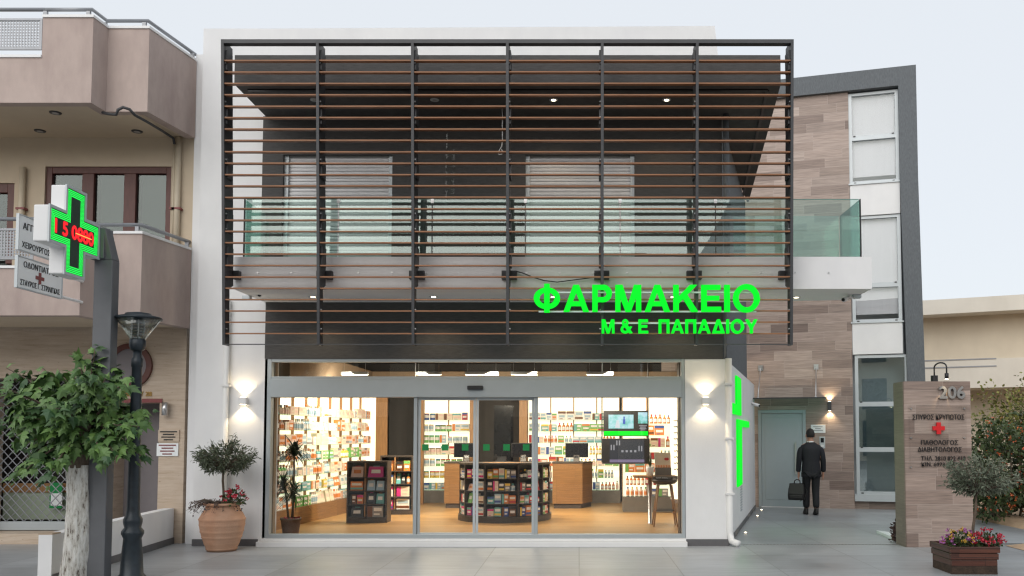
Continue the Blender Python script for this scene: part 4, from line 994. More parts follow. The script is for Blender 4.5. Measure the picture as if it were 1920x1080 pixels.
def olive_ball(lab, base, stem_top, c, rx, rz, mat, n, bend=.0):
    t = thing("olive_tree", lab, "tree", base)
    s_, e_ = Vector(base), Vector(stem_top)
    br_ = MB().tube([s_, s_.lerp(e_, .35) + Vector((bend, 0, 0)), s_.lerp(e_, .7) - Vector((bend * .4, 0, 0)), e_], [.022, .018, .017, .014], 8)
    C_ = Vector(c); lf_ = MB()
    tw_ = []
    for k in range(64):
        d = rdir(); d.z = d.z * .9 + .1; q = C_ + Vector((d.x * rx, d.y * rx, d.z * rz)) * rnd.uniform(.72, 1.1)
        if d.z < -.5: q.z = C_.z - rz * rnd.uniform(.35, .65)
        tw_.append(q); m_ = e_.lerp(q, .5) + rv(.04); br_.tube([e_, m_, q], [.009, .006, .002], 5)
    for i in range(n):
        q = tw_[i % 64]; t_ = rnd.uniform(.42, 1.0) ** .8; p = e_.lerp(q, t_) + rv(.05) * (rx / .4)
        out = (p - C_); out = out.normalized() if out.length > .01 else rdir()
        leaf(lf_, 'narrow', p, out * .8 + rdir() * .9, rdir() + Vector((0, 0, .5)), rnd.uniform(.05, .085), 1.15)
    br_.build("trunk", "bark", t, smooth=True); lf_.build("crown", mat, t)
    return t
def flower_clump(name, lab, c, rx, rz, nl, heads, leafm, lsize=.05, fl=.022, dome=True, stems=0):
    t = thing(name, lab, "plant" if not heads else "flowers", c); C_ = Vector(c); b = MB()
    for i in range(nl):
        d = rdir(); d.z = abs(d.z); p = C_ + Vector((d.x * rx, d.y * rx, d.z * rz)) * rnd.uniform(.3, 1)
        leaf(b, 'oval', p, d + rdir() * .8, rdir() + Vector((0, 0, .8)), lsize * rnd.uniform(.7, 1.3))
    b.build("leaves", leafm, t)
    for m_, cnt in heads:
        b = MB()
        for i in range(cnt):
            d = rdir(); d.z = abs(d.z) * .9 + .25; p = C_ + Vector((d.x * rx, d.y * rx, d.z * rz)) * rnd.uniform(.85, 1.12)
            for k in range(9): leaf(b, 'petal', p + rdir() * fl * .6, rdir(), rdir(), fl * rnd.uniform(.8, 1.2))
        tag(b.build("blossoms", m_, t))
    return t
# terracotta pot and what grows in it
PX_, PY_ = -4.98, 12.48
pot = thing("terracotta_pot", "big ribbed terracotta jar by the white wall", "pot", (PX_, PY_, 0))
prof = [(.0, .006), (.19, .006), (.20, .03)]
for k in range(40):
    t_ = k / 39; z = .03 + t_ * .60; r = .20 + .105 * sin(min(1, t_ * 1.16) * pi * .62) - max(0, t_ - .72) * .30
    rib = .010 * max(0, cos(t_ * 7.2 * 2 * pi)) ** 8
    prof.append((r + rib, z))
prof += [(.242, .635), (.252, .645), (.250, .672), (.225, .675), (.215, .64), (.20, .60)]
MB().lathe(prof, (PX_, PY_, 0), 48).build("jar", "terra", pot, smooth=True)
MB().lathe([(.205, .598), (0, .61)], (PX_, PY_, 0), 32).build("potting_soil", "soil", pot)
ztop = Z(418, 880, PY_); cz = Z(418, 857, PY_)
olive_ball("small round olive standard in the terracotta jar", (PX_, PY_, .605), (PX_ + .0, PY_, ztop), (PX_ + .03, PY_, cz), .40, .26, "olive", 2600, .012)
flower_clump("flowering_plant", "bright red flowers in the terracotta jar", (PX_ + .17, PY_ - .05, .66), .16, .20, 160, [("redfl", 16)], "shrub", .05, .03)
tp = thing("trailing_plant", "dull purple plant trailing over the rim of the terracotta jar", "plant", (PX_ - .1, PY_ - .1, .64)); b = MB(); st_ = MB()
for k in range(46):
    a = rnd.uniform(pi * .75, pi * 1.55) if k < 34 else rnd.uniform(-1.2, .3); L_ = rnd.uniform(.18, .40) if k < 34 else rnd.uniform(.1, .22)
    o_ = Vector((PX_, PY_, .63)); d = Vector((cos(a), sin(a), 0)); P_ = [o_ + d * .08, o_ + d * (.08 + L_ * .5) + Vector((0, 0, .09)), o_ + d * (.1 + L_) + Vector((0, 0, .06 - rnd.random() * .17))]
    st_.tube(P_, [.004, .003, .002], 4)
    for i in range(15):
        t_ = rnd.random(); q = P_[0].lerp(P_[1], t_).lerp(P_[1].lerp(P_[2], t_), t_) + rv(.02); leaf(b, 'oval', q, rdir(), rdir() + Vector((0, 0, .5)), rnd.uniform(.02, .038))
b.build("leaves", "purple", tp); st_.build("stems", "bark", tp)
# wooden planter right
QX0, QX1, QY0, QY1 = X(1783, 1060, 10.35), X(1875, 1060, 10.35), 10.35, 10.95
pb = thing("wooden_planter", "square reddish brown wooden planter box beside the number pillar", "planter", ((QX0 + QX1) / 2, 10.65, 0))
b = MB()
for k in range(4):
    z = .02 + k * .078; o_ = .012 * k - .03
    b.box(QX0 - o_, QX1 + o_, QY0 - o_, QY0 - o_ + .03, z, z + .07).box(QX0 - o_, QX1 + o_, QY1 + o_ - .03, QY1 + o_, z, z + .07)
    b.box(QX0 - o_, QX0 - o_ + .03, QY0 - o_ + .031, QY1 + o_ - .031, z, z + .07).box(QX1 + o_ - .03, QX1 + o_, QY0 - o_ + .031, QY1 + o_ - .031, z, z + .07)
b.build("boards", "wetwood", pb, bevel=.006)
MB().box(QX0 + .02, QX1 - .02, QY0 + .02, QY1 - .02, .006, .285).build("potting_soil", "soil", pb)
ox, oy = X(1824, 985, 10.7), 10.7
olive_ball("olive standard with a wide flat silvery crown in the wooden planter", (ox, oy, .28), (X(1830, 920, 10.7), oy, Z(1830, 925, 10.7)), (X(1838, 888, 10.7), oy, Z(1838, 893, 10.7)), .43, .24, "olive2", 2600, -.015)
for lab, px, mt_, n_ in (("mauve and yellow flowers at the left of the wooden planter", 1800, [("pinkfl", 22), ("yelfl", 20)], 220), ("crimson flowers at the right of the wooden planter", 1850, [("redfl", 44)], 240)):
    flower_clump("bedding_flowers", lab, (X(px, 1020, 10.6), 10.62, .29), .19, .18, n_, mt_, "shrub", .045, .024)
MB()
# small plants at the number pillar's foot
dkp = flower_clump("dark_plant", "dark purple leafy plant at the foot of the number pillar", (X(1688, 990, 13.4), 13.45, .02), .12, .36, 240, [], "purple", .06)
tag(MB().plan([(X(1663, 985, 14.2), 14.7), (X(1692, 985, 14.0), 14.4), (X(1695, 1000, 13.5), 13.6), (X(1680, 1005, 13.5), 13.3)], .008, .05).build("gravel_bed", "plate"), "pale gravel bed edge behind the number pillar", "flower bed")
# flowering shrub behind, and creeper
sh = thing("flowering_shrub", "large dark green shrub with small orange red flowers behind the wooden planter", "shrub", (8.3, 16.6, 0)); b = MB(); fl = MB(); st_ = MB()
clumps = []
for k in range(60):
    px, py, yy = rnd.uniform(1835, 1990), rnd.uniform(800, 950), rnd.uniform(15.9, 17.4)
    if py < 790 and px < 1870: py += 60
    clumps.append(Vector((X(px, py, yy), yy, Z(px, py, yy))))
for k in range(14):
    q = Vector((rnd.uniform(7.6, 9.4), rnd.uniform(16.3, 17.0), 0)); st_.tube([q, q + Vector((rnd.uniform(-.3, .3), 0, .7)), q + Vector((rnd.uniform(-.5, .5), rnd.uniform(-.3, .1), 1.5))], [.025, .018, .008], 6)
for i in range(9000):
    c_ = clumps[i % 60]; d = rdir(); p = c_ + Vector((d.x * .38, d.y * .38, d.z * .34)) * rnd.uniform(.35, 1.0) ** .6
    if p.z < .05: continue
    leaf(b, 'oval', p, d + rdir(), rdir() + Vector((0, 0, .7)), rnd.uniform(.05, .10))
for i in range(340):
    c_ = clumps[rnd.randrange(60)]; d = rdir(); d.y = -abs(d.y); p = c_ + Vector((d.x * .42, d.y * .42, d.z * .38))
    if p.z < .1: continue
    for k in range(5): leaf(fl, 'petal', p + rdir() * .02, rdir(), rdir(), .03)
st_.build("stems", "bark", sh); b.build("foliage", "shrub", sh); fl.build("blossoms", "orfl", sh)
cr_ = thing("creeper", "yellow green creeper sprays hanging above the flowering shrub", "creeper", (9.4, 17.9, 0)); b = MB(); st_ = MB()
for px, py in ((1835, 745), (1850, 725), (1868, 760), (1890, 740), (1915, 715), (1860, 780), (1882, 790), (1910, 780), (1840, 775), (1900, 755), (1925, 740), (1935, 790), (1880, 775), (1920, 800), (1822, 785), (1895, 800), (1905, 735)):
    yy = rnd.uniform(17.6, 18.4); e = Vector((X(px, py, yy), yy, Z(px, py, yy))); o_ = Vector((9.6, 17.9, .0)); md = Vector((9.5, 17.9, 1.7)); P_ = [o_, md, e]
    st_.tube([o_.lerp(md, k / 6).lerp(md.lerp(e, k / 6), k / 6) for k in range(7)], [.014, .012, .01, .009, .007, .005, .003], 5)
    for i in range(95):
        t_ = rnd.uniform(.6, 1.02); q = o_.lerp(md, t_).lerp(md.lerp(e, t_), t_) + rv(.14); leaf(b, 'oval', q, rdir(), rdir() + Vector((0, 0, .6)), rnd.uniform(.05, .095))
st_.build("stems", "bark", cr_); b.build("foliage", "creeper", cr_)

# ---------------------------------------------------------------- the man at the door
def skinned(name, verts, edges, radii, mat, parent, sub=2, root=0):
    me = bpy.data.meshes.new(name); me.from_pydata(verts, edges, []); o = bpy.data.objects.new(name, me); COL.objects.link(o)
    m_ = o.modifiers.new("skin", 'SKIN'); m_.use_smooth_shade = True
    s2 = o.modifiers.new("sub", 'SUBSURF'); s2.levels = s2.render_levels = sub
    for i, r in enumerate(radii):
        v_ = me.skin_vertices[0].data[i]; v_.radius = r if isinstance(r, tuple) else (r, r); v_.use_root = (i == root)
    bpy.context.view_layer.update()
    m2 = bpy.data.meshes.new_from_object(o.evaluated_get(bpy.context.evaluated_depsgraph_get()))
    bpy.data.objects.remove(o); m2.name = name; m2.materials.clear(); m2.materials.append(M[mat])
    o = bpy.data.objects.new(name, m2); COL.objects.link(o); o.parent = parent
    return o
mx, my = X(1522, 965, 18.05), 18.05
man = thing("person", "man in a dark suit seen from behind walking to the grey door with a briefcase", "person", (mx, my, 0), None, R(-4))
V = []; E_ = []; RD = []
def jt(p, r, par=None):
    V.append(p); RD.append(r)
    if par is not None: E_.append((par, len(V) - 1))
    return len(V) - 1
pel = jt((0, 0, .90), (.125, .10)); wst = jt((0, .01, 1.05), (.12, .09), pel); chs = jt((0, .02, 1.25), (.14, .10), wst); sho = jt((0, .015, 1.40), (.10, .075), chs)
nk = jt((0, .02, 1.47), (.058, .058), sho); nk2 = jt((0, .03, 1.52), (.056, .058), nk); hd1 = jt((0, .045, 1.585), (.074, .088), nk2); hd2 = jt((0, .045, 1.655), (.077, .093), hd1); hd3 = jt((0, .04, 1.70), (.05, .06), hd2)
hands = []
for s_ in (-1, 1):
    sh_ = jt((s_ * .165, .01, 1.385), (.06, .06), sho); el = jt((s_ * .225, -.005 if s_ < 0 else -.02, 1.12), (.042, .042), sh_); wr = jt((s_ * .245, .03, .875), (.027, .027), el)
    pm = jt((s_ * .245, .04, .80), (.036, .020), wr); hands.append(pm)
    for k in range(4):
        a = jt((s_ * .246 + (k - 1.5) * .006, .022 + .013 * k, .752 - (.004 if k in (1, 2) else 0)), (.0095, .0095), pm)
        c_ = jt((s_ * .238, .024 + .013 * k, .715 - (.006 if k in (1, 2) else 0)), (.008, .008), a); jt((s_ * .225, .026 + .012 * k, .697), (.0065, .0065), c_)
    t1 = jt((s_ * .225, .072, .80), (.011, .011), pm); jt((s_ * .215, .080, .765), (.008, .008), t1)
for s_, kn_, an, toe in ((-1, (-.085, .10, .50), (-.085, .10, .09), (-.095, .235, .04)), (1, (.085, .015, .49), (.075, -.09, .10), (.085, .03, .04))):
    hp = jt((s_ * .085, .0, .84), (.085, .09), pel); k2 = jt(kn_, (.052, .055), hp); a2 = jt(an, (.036, .04), k2); jt(toe, (.036, .026), a2)
skinned("body", V, E_, RD, "skin", man, 1)
# hair, ears, face
h = MB(); vs = []
def headpt(u, w, k=1.0):  # u around, w height angle
    return (.0 + .088 * k * cos(u) * cos(w), .042 + .106 * k * sin(u) * cos(w), 1.632 + .118 * k * sin(w))
nu, nw = 28, 12
for j in range(nw + 1):
    for i in range(nu):
        u = 2 * pi * i / nu; front = max(0, sin(u)); lo = -.55 + .95 * front ** .7
        w = lo + (pi / 2 - lo) * j / nw; k = 1.0 + .02 * sin(9 * u + 4 * j) * (j < nw)
        h.v.append(headpt(u, w, k))
for j in range(nw):
    for i in range(nu): h.f.append((j * nu + i, j * nu + (i + 1) % nu, (j + 1) * nu + (i + 1) % nu, (j + 1) * nu + i)); h.m.append(0)
h.build("hair", "hair", man, smooth=True, local=True)
fc = MB()
for s_ in (-1, 1): fc.lathe([(0, -.035), (.012, -.028), (.017, 0), (.014, .022), (0, .032)], (s_ * .087, .035, 1.60), 10, (.7, 1.5))
fc.lathe([(0, -.022), (.016, -.016), (.010, .012), (0, .03)], (0, .148, 1.60), 10)
fc.build("ears_and_nose", "skin", man, smooth=True, local=True)
ey = MB()
for s_ in (-1, 1): ey.lathe([(0, -.012), (.011, 0), (0, .012)], (s_ * .032, .128, 1.63), 10, (1.3, .6))
ey.box(-.022, .022, .125, .133, 1.553, 1.558); ey.build("eyes_and_mouth", "ink", man, local=True)
# jacket: rings from hem to collar, then sleeves
def rings(b, data, n=24, p=2.4, cap=True):
    vs = []
    for (cx_, cy_, cz_, rx_, ry_) in data:
        for k in range(n):
            a = 2 * pi * k / n; c_, s_ = cos(a), sin(a); m_ = (abs(c_) ** p + abs(s_) ** p) ** (-1 / p)
            vs.append((cx_ + rx_ * c_ * m_, cy_ + ry_ * s_ * m_, cz_ + .003 * sin(5 * a + cz_ * 31)))
    N = len(data); fs = [(i * n + k, i * n + (k + 1) % n, (i + 1) * n + (k + 1) % n, (i + 1) * n + k) for i in range(N - 1) for k in range(n)]
    if cap: fs += [tuple(range(n - 1, -1, -1)), tuple(range((N - 1) * n, N * n))]
    b.add(vs, fs); return b
jk = rings(MB(), [(0, .0, .765, .195, .135), (0, .0, .80, .197, .137), (0, .0, .92, .188, .135), (0, .005, 1.06, .172, .122), (0, .01, 1.18, .185, .128), (0, .01, 1.30, .203, .13), (0, .01, 1.365, .212, .115), (0, .012, 1.41, .185, .095), (0, .015, 1.445, .115, .078), (0, .018, 1.468, .082, .072)], 28, 2.5)
jk.build("jacket", "navy", man, smooth=True, local=True)
for s_ in (-1, 1):
    V2 = [(s_ * .165, .01, 1.385), (s_ * .215, .0, 1.26), (s_ * .238, -.01, 1.12), (s_ * .248, .015, .98), (s_ * .250, .03, .86)]
    skinned("sleeve", V2, [(i, i + 1) for i in range(4)], [(.072, .075), (.066, .07), (.058, .062), (.052, .056), (.050, .054)], "navy", man, 2)
jc = MB().box(-.002, .002, -.139, -.1375, .77, .98); jc.build("back_vent", "ink", man, local=True)
sc_ = MB(); rings(sc_, [(0, .02, 1.455, .075, .07), (0, .024, 1.49, .066, .066)], 20, 2); sc_.build("shirt_collar", "plate", man, smooth=True, local=True)
V2 = [(0, 0, .90), (-.09, .0, .82), (-.088, .09, .50), (-.086, .095, .12), (.09, .0, .82), (.086, .01, .49), (.077, -.085, .13)]
skinned("trousers", V2, [(0, 1), (1, 2), (2, 3), (0, 4), (4, 5), (5, 6)], [(.15, .11), (.105, .105), (.078, .08), (.068, .07), (.105, .105), (.078, .08), (.068, .07)], "trouser", man, 2)
for x0_, y0_, hl in ((-.09, .095, 0), (.078, -.09, .035)):
    s_ = MB(); rings(s_, [(x0_, y0_ + .07, .008, .046, .135), (x0_, y0_ + .07, .03, .05, .14), (x0_, y0_ + .06, .06, .047, .125), (x0_, y0_ + .015, .10, .043, .07), (x0_, y0_, .13, .045, .05)], 18, 2.4)
    s_.v = [(p[0], p[1], p[2] + (hl * max(0, (y0_ + .10 - p[1])) * 4 if hl else 0)) for p in s_.v]
    s_.build("shoe", "leather", man, smooth=True, local=True)
bc = thing("briefcase", "bulging black leather briefcase hanging from the man's left hand", "briefcase", (mx - .27, my + .05, .30), None, R(-18))
b = MB(); rings(b, [(-.02, 0, .0, .15, .075), (-.02, 0, .015, .165, .09), (-.02, 0, .10, .172, .095), (-.015, 0, .22, .165, .085), (-.01, 0, .31, .145, .06), (-.01, 0, .335, .12, .035)], 26, 4)
b.build("bag", "leather", bc, smooth=True, local=True)
MB().prism([(-.165, -.10, .12), (.13, -.102, .12), (.125, -.07, .33), (-.155, -.07, .33)], (0, .02, .012)).build("flap", "leather", bc, local=True, bevel=.01)
MB().box(-.15, .11, -.125, -.098, .03, .105).build("front_pocket", "leather", bc, local=True, bevel=.015)
MB().tube([(-.06, 0, .33), (-.055, 0, .385), (-.02, 0, .41), (.015, 0, .41), (.05, 0, .385), (.055, 0, .33)], .011, 8).build("handle", "leather", bc, local=True, smooth=True)
MB().tube([(.13, 0, .30), (.19, -.02, .18), (.15, -.05, .05), (.05, -.10, -.02)], .007, 6).build("strap", "leather", bc, local=True, smooth=True)

# ---------------------------------------------------------------- inside the shop: pendant strips
for a, c, lab in ((640, 690, "long strip lamp inside the shop at the far left of the transom"), (780, 828, "long strip lamp inside the shop left of the door sensor"), (872, 935, "long strip lamp inside the shop behind the door sensor"), (958, 1007, "long strip lamp inside the shop right of the door sensor"), (1100, 1150, "long strip lamp inside the shop above the hanging screens")):
    zc = 2.74; r_ = ray((a + c) / 2, 702); yy = (zc - EYE) / r_[1]; x0, x1 = X(a, 702, yy), X(c, 702, yy)
    t = thing("strip_lamp", lab, "ceiling light", ((x0 + x1) / 2, yy, zc), "strip lamps hanging in the shop")
    MB().box(x0, x1, yy - .03, yy + .03, zc, zc + .05).build("lamp_body", "alulight", t)
    MB().box(x0 + .005, x1 - .005, yy - .025, yy + .025, zc - .012, zc - .0005).build("diffuser", "striplight", t)
    MB().tube([(x0 + .05, yy, zc + .05), (x0 + .05, yy, ZC)], .004, 5).tube([(x1 - .05, yy, zc + .05), (x1 - .05, yy, ZC)], .004, 5).build("hanger", "steel", t)
    d_ = bpy.data.lights.new("strip_light", 'AREA'); d_.shape = 'RECTANGLE'; d_.size = x1 - x0; d_.size_y = .06; d_.energy = 46 if a > 700 else 26; d_.color = (1, .88, .68)
    o = bpy.data.objects.new("strip_light", d_); COL.objects.link(o); o.parent = t; o.location = (0, 0, -.02)
    for aim, k_ in (((0, 1, -.55), 34), ((-1, .3, -.5) if a < 800 else (.5, 1, -.5), 9 if a < 800 else 22)):                  # extra aimed area lights, added to brighten the product fronts on the shelves
        d_ = bpy.data.lights.new("strip_light", 'AREA'); d_.shape = 'RECTANGLE'; d_.size = x1 - x0; d_.size_y = .06; d_.energy = k_; d_.color = (1, .88, .68)
        o = bpy.data.objects.new("strip_light", d_); COL.objects.link(o); o.parent = t; o.location = (0, 0, -.022); o.rotation_euler = Vector(aim).to_track_quat('-Z', 'Y').to_euler()

# ---------------------------------------------------------------- backlit shelving
SHZ = [1.96, 1.70, 1.435, 1.165, .90, .63, .36]
def shelving(lab, p0, p1, depth, ndiv, base_mat, base_h, zs):
    """a wall of glass shelves from p0 to p1 in plan, products facing the right-hand normal"""
    P0, P1 = Vector(p0), Vector(p1); d = P1 - P0; L_ = d.length
    t = thing("shelving_unit", lab, "shelving", (p0[0], p0[1], ZF), "backlit shelving round the shop", math.atan2(d.y, d.x))
    def pb_(b, n, m, par=None): return b.build(n, m, par or t, local=True)
    pb_(MB().box(0, L_, depth, depth + .04, base_h, 2.48), "backlit_panel", "backlit")
    pb_(MB().box(0, L_, -.02, depth + .04, 0, base_h - .002), "base", base_mat)
    b = MB()
    for k in range(ndiv + 1): b.box(max(0, L_ * k / ndiv - .012), min(L_, L_ * k / ndiv + .012), depth - .05, depth - .001, base_h, 2.47)
    each(b, "upright", "oakv", t, local=True)
    b = MB()
    for z in zs: b.box(.0, L_, .0, depth - .055, z - .012 - ZF, z - ZF)
    for o in each(b, "shelf", "shelfglass", t, local=True): pass
    return t, L_
UNITS = []
UNITS.append(("left wall shelving", *shelving("long backlit glass shelving crowded with creams along the left shop wall", (-5.02, 14.2), (-4.50, 19.55), .34, 9, "oak", .30, SHZ), .34, SHZ))
xa, xb = X(790, 850, 20.5), X(885, 850, 20.5)
UNITS.append(("narrow middle shelving", *shelving("narrow backlit shelving of tins between two oak posts at the back", (xa, 20.5), (xb, 20.5), .3, 2, "greybase", .28, SHZ), .3, SHZ))
xa, xb = X(988, 850, 20.5), X(1163, 850, 20.5)
UNITS.append(("wide back shelving", *shelving("wide backlit shelving behind the tills at the back of the shop", (xa, 20.5), (xb, 20.5), .3, 4, "greybase", .28, SHZ), .3, SHZ))
xa, xb = X(1168, 850, 18.1), X(1262, 850, 18.1)
SHR = [1.85, 1.61, 1.37, 1.12, .86, .60, .37]
UNITS.append(("right shelving", *shelving("backlit shelving with orange boxes right of the hanging screens", (xa, 18.1), (xb, 18.1), .3, 2, "greybase", .30, SHR), .3, SHR))
ey_ = thing("glasses_display", "tall lit panel with a column of reading glasses at the right of the shop", "display", (X(1267, 850, 17.6), 17.6, ZF))
gx0, gx1 = X(1258, 850, 17.6), X(1275, 850, 17.6)
MB().box(gx0, gx1, 17.62, 17.66, .35, 2.7).build("backlit_panel", "backlit", ey_)
b = MB()
for k in range(9):
    z = .95 + k * .12; c_ = (gx0 + gx1) / 2 + .02
    b.tube([(c_ - .055, 17.59, z), (c_ - .03, 17.585, z - .018), (c_ - .005, 17.59, z), (c_ + .02, 17.585, z - .018), (c_ + .05, 17.59, z)], .010, 5)
each(b, "reading_glasses", "black", ey_)

# ---------------------------------------------------------------- products: a few prototypes, then copies
COLS = {"cream": (.80, .70, .54), "pale pink": (.78, .56, .48), "white": (.82, .80, .76), "yellow": (.78, .55, .08), "green": (.17, .45, .12), "teal": (.14, .42, .40), "orange": (.66, .22, .05),
        "red": (.52, .03, .035), "blue": (.04, .09, .32), "amber": (.16, .055, .015), "black": (.02, .02, .02), "pink": (.62, .03, .22), "pale blue": (.38, .53, .62), "grey": (.28, .27, .26)}
for k, c in COLS.items(): M["p_" + k] = plain(k.replace(" ", "_") + "_packaging", c, .45, 0, .05)
PROTO = {}
VARS = ['red', 'blue', 'green', 'orange', 'teal', 'pink', 'yellow', 'amber']
SOFT = ['pale pink', 'cream', 'pale blue', 'white', 'pale pink', 'orange', 'grey']
def proto(kind, col, soft=False):
    vr = rnd.choice([v_ for v_ in (SOFT if soft else VARS) if v_ != col]); tl = rnd.randint(0, 2); key = (kind, col, vr, tl)
    if key in PROTO: return PROTO[key]
    b = MB(); lab2 = "p_white" if col not in ("white", "cream", "pale pink") else ("p_orange" if col == "pale pink" else "p_pale blue" if col == "white" else "p_pale pink")
    if kind == "carton":
        b.box(-.5, .5, 0, 1, 0, 1)
        if tl == 0: b.mat(1).box(-.40, .40, -.012, -.001, .56, .84).mat(2).box(-.5, .5, -.012, -.001, .12, .34)
        elif tl == 1: b.mat(2).box(-.5, .5, -.012, -.001, .72, .99).mat(1).box(-.36, .36, -.012, -.001, .30, .55).mat(2).box(-.30, .10, -.012, -.001, .10, .18)
        else: b.mat(2).box(-.5, -.16, -.012, -.001, .01, .99).mat(1).box(-.08, .42, -.012, -.001, .55, .85).box(-.08, .30, -.012, -.001, .2, .34)
    elif kind == "bottle":
        b.lathe([(.38, 0), (.46, .03), (.46, .62), (.30, .72), (.17, .76), (.17, .80)], (0, .5, 0), 14).mat(2).lathe([(.21, .80), (.21, 1.0), (0, 1.0)], (0, .5, 0), 12).mat(1).lathe([(.468, .16), (.468, .52)], (0, .5, 0), 14)
    elif kind == "tin":
        b.lathe([(.48, 0), (.5, .02), (.5, .96), (.48, 1.0), (0, 1.0)], (0, .5, 0), 16).mat(1).lathe([(.507, .34), (.507, .74)], (0, .5, 0), 16).mat(2).lathe([(.505, .86), (.505, .97)], (0, .5, 0), 16)
    elif kind == "pouch":
        b.prism([(-.5, .1, 0), (.5, .1, 0), (.46, .42, .95), (-.46, .42, .95)], (0, .45, 0)).mat(1).prism([(-.3, .20, .35), (.3, .20, .35), (.28, .30, .68), (-.28, .30, .68)], (0, .01, 0)).mat(2).box(-.2, .2, .5, .56, .95, 1.03)
    o = b.build(kind, ["p_" + col, lab2, ("p_black" if col == "amber" else "p_" + vr)], None, smooth=False)
    PROTO[key] = o.data
    bpy.data.objects.remove(o); return PROTO[key]
NTH = ["top", "second", "third", "fourth", "fifth", "sixth", "lowest"]
def product(kind, col, where, loc, rz, w, d, h, grp):
    me = proto(kind, col, 'left wall' in where)
    o = bpy.data.objects.new(kind, me); COL.objects.link(o)
    o.location = loc; o.rotation_euler.z = rz; o.scale = (w, d, h)
    return tag(o, f"{col} {kind} on {where}", {"carton": "box", "bottle": "bottle", "tin": "tin", "pouch": "pouch"}[kind], grp)
PAL = {"left wall shelving": (["cream"] * 6 + ["pale pink"] * 4 + ["white"] * 5 + ["yellow", "teal", "green", "orange", "pale blue"], ["carton"] * 7 + ["bottle"] * 4 + ["pouch"]),
       "narrow middle shelving": (["yellow", "cream", "red", "blue", "white", "white", "cream", "green", "pale blue"], ["tin"] * 5 + ["carton"] * 5),
       "wide back shelving": (["cream", "cream", "white", "white", "orange", "pale pink", "yellow", "green", "teal", "pale blue"], ["carton"] * 7 + ["bottle"] * 3),
       "right shelving": (["orange", "orange", "red", "amber", "cream", "pale pink", "black", "grey"], ["carton"] * 4 + ["bottle"] * 3)}
for name, t, L_, dep, zs in UNITS:
    rz = t.rotation_euler.z; o0 = Vector((t.location.x, t.location.y)); dx = Vector((cos(rz), sin(rz))); nrm = Vector((-sin(rz), cos(rz)))
    cols, kinds = PAL[name]; left = name.startswith("left")
    for si, z in enumerate(zs):
        u = .03 + rnd.random() * .04
        while u < L_ - .1:
            col, kind = rnd.choice(cols), rnd.choice(kinds)
            if left and u < .55 and si > 0: col, kind = ("amber", "bottle") if rnd.random() < .8 else ("white", "bottle")
            w = {"carton": rnd.uniform(.09, .17), "bottle": rnd.uniform(.055, .075), "tin": rnd.uniform(.09, .115), "pouch": rnd.uniform(.12, .17)}[kind]
            h = {"carton": rnd.uniform(.14, .215), "bottle": rnd.uniform(.165, .22), "tin": rnd.uniform(.14, .18), "pouch": rnd.uniform(.16, .21)}[kind]
            w *= 1.35 if left else 1.15
            d = min(w, .13) if kind != "carton" else rnd.uniform(.06, .13); n = rnd.randint(2, 5) if kind != "carton" else rnd.randint(1, 4)
            for k in range(n):
                if u + w > L_ - .03: u = L_; break
                p = o0 + dx * (u + w / 2) + nrm * (.03 + rnd.uniform(0, .03))
                where = f"the {NTH[si]} shelf of the {name}"
                product(kind, col, where, (p.x, p.y, z + .0006), rz + rnd.uniform(-.06, .06), w, d, h, f"{col} {kind}s on {where}")
                u += w + rnd.uniform(.004, .014)
            u += rnd.uniform(.0, .02)

# ---------------------------------------------------------------- free standing display units
def block_gondola(lab, x0, x1, y, h, ncol, stock, wh):
    t = thing("display_unit", lab, "display unit", ((x0 + x1) / 2, y, ZF), "dark display units on the shop floor")
    dpt = .34
    MB().box(x0, x0 + .03, y, y + dpt, ZF + .08, ZF + h).box(x1 - .03, x1, y, y + dpt, ZF + .08, ZF + h).box(x0 + .03, x1 - .03, y + dpt - .03, y + dpt, ZF + .08, ZF + h).box(x0, x1, y, y + dpt, ZF + h + .0005, ZF + h + .03).build("carcass", "brownbox", t)
    bow = [((x0 + x1) / 2 + (x1 - x0) * .5 * u, y - .06 * (1 - u * u)) for u in [k / 8 - 1 for k in range(17)]]
    MB().plan(bow + [(x1, y + dpt), (x0, y + dpt)], ZF, ZF + .08).build("plinth", "brownbox", t)
    b = MB(); lv = []
    for k in range(4):
        z = ZF + .10 + (h - .12) * k / 4; lv.append(z)
        b.plan([(a * .97 + (x0 + x1) / 2 * .03, max(c, y - .04)) for a, c in bow] + [(x1 - .031, y + dpt - .031), (x0 + .031, y + dpt - .031)], z - .018, z)
    each(b, "shelf", "brownbox", t)
    MB().box((x0 * .55 + x1 * .45) - .012, (x0 * .55 + x1 * .45) + .012, y + .0, y + dpt - .032, lv[0] + .001, ZF + h).build("divider", "oakv", t)
    sp_ = x0 * .55 + x1 * .45
    for k in range(4):
        for (a, c), items in zip(((x0 + .05, sp_ - .02), (sp_ + .02, x1 - .05)), stock[3 - k]):
            n = len(items); w = (c - a) / n
            for i, (kind, col) in enumerate(items):
                product(kind, col, f"the {['top', 'second', 'third', 'lowest'][3 - k]} tier of the {wh}", (a + w * (i + .5), y + .0, lv[k] + .001), 0, w * .86, .16, (h - .12) / 4 * rnd.uniform(.66, .84), f"{col} {kind}s on the {['top', 'second', 'third', 'lowest'][3 - k]} tier of the {wh}")
C, B_, T_, P_ = "carton", "bottle", "tin", "pouch"
block_gondola("low dark display unit with pink toilet bags nearest the dracaena", X(650, 920, 15.85), X(726, 920, 15.85), 15.85, 1.06, 2,
              [([(P_, "pale pink")], [(P_, "pink")]), ([(C, "orange"), ], [(P_, "pale blue"), (P_, "pale blue")]), ([(C, "amber"), (C, "orange")], [(P_, "black"), (P_, "teal")]), ([(P_, "black")], [(C, "grey"), ])], "display unit nearest the dracaena")
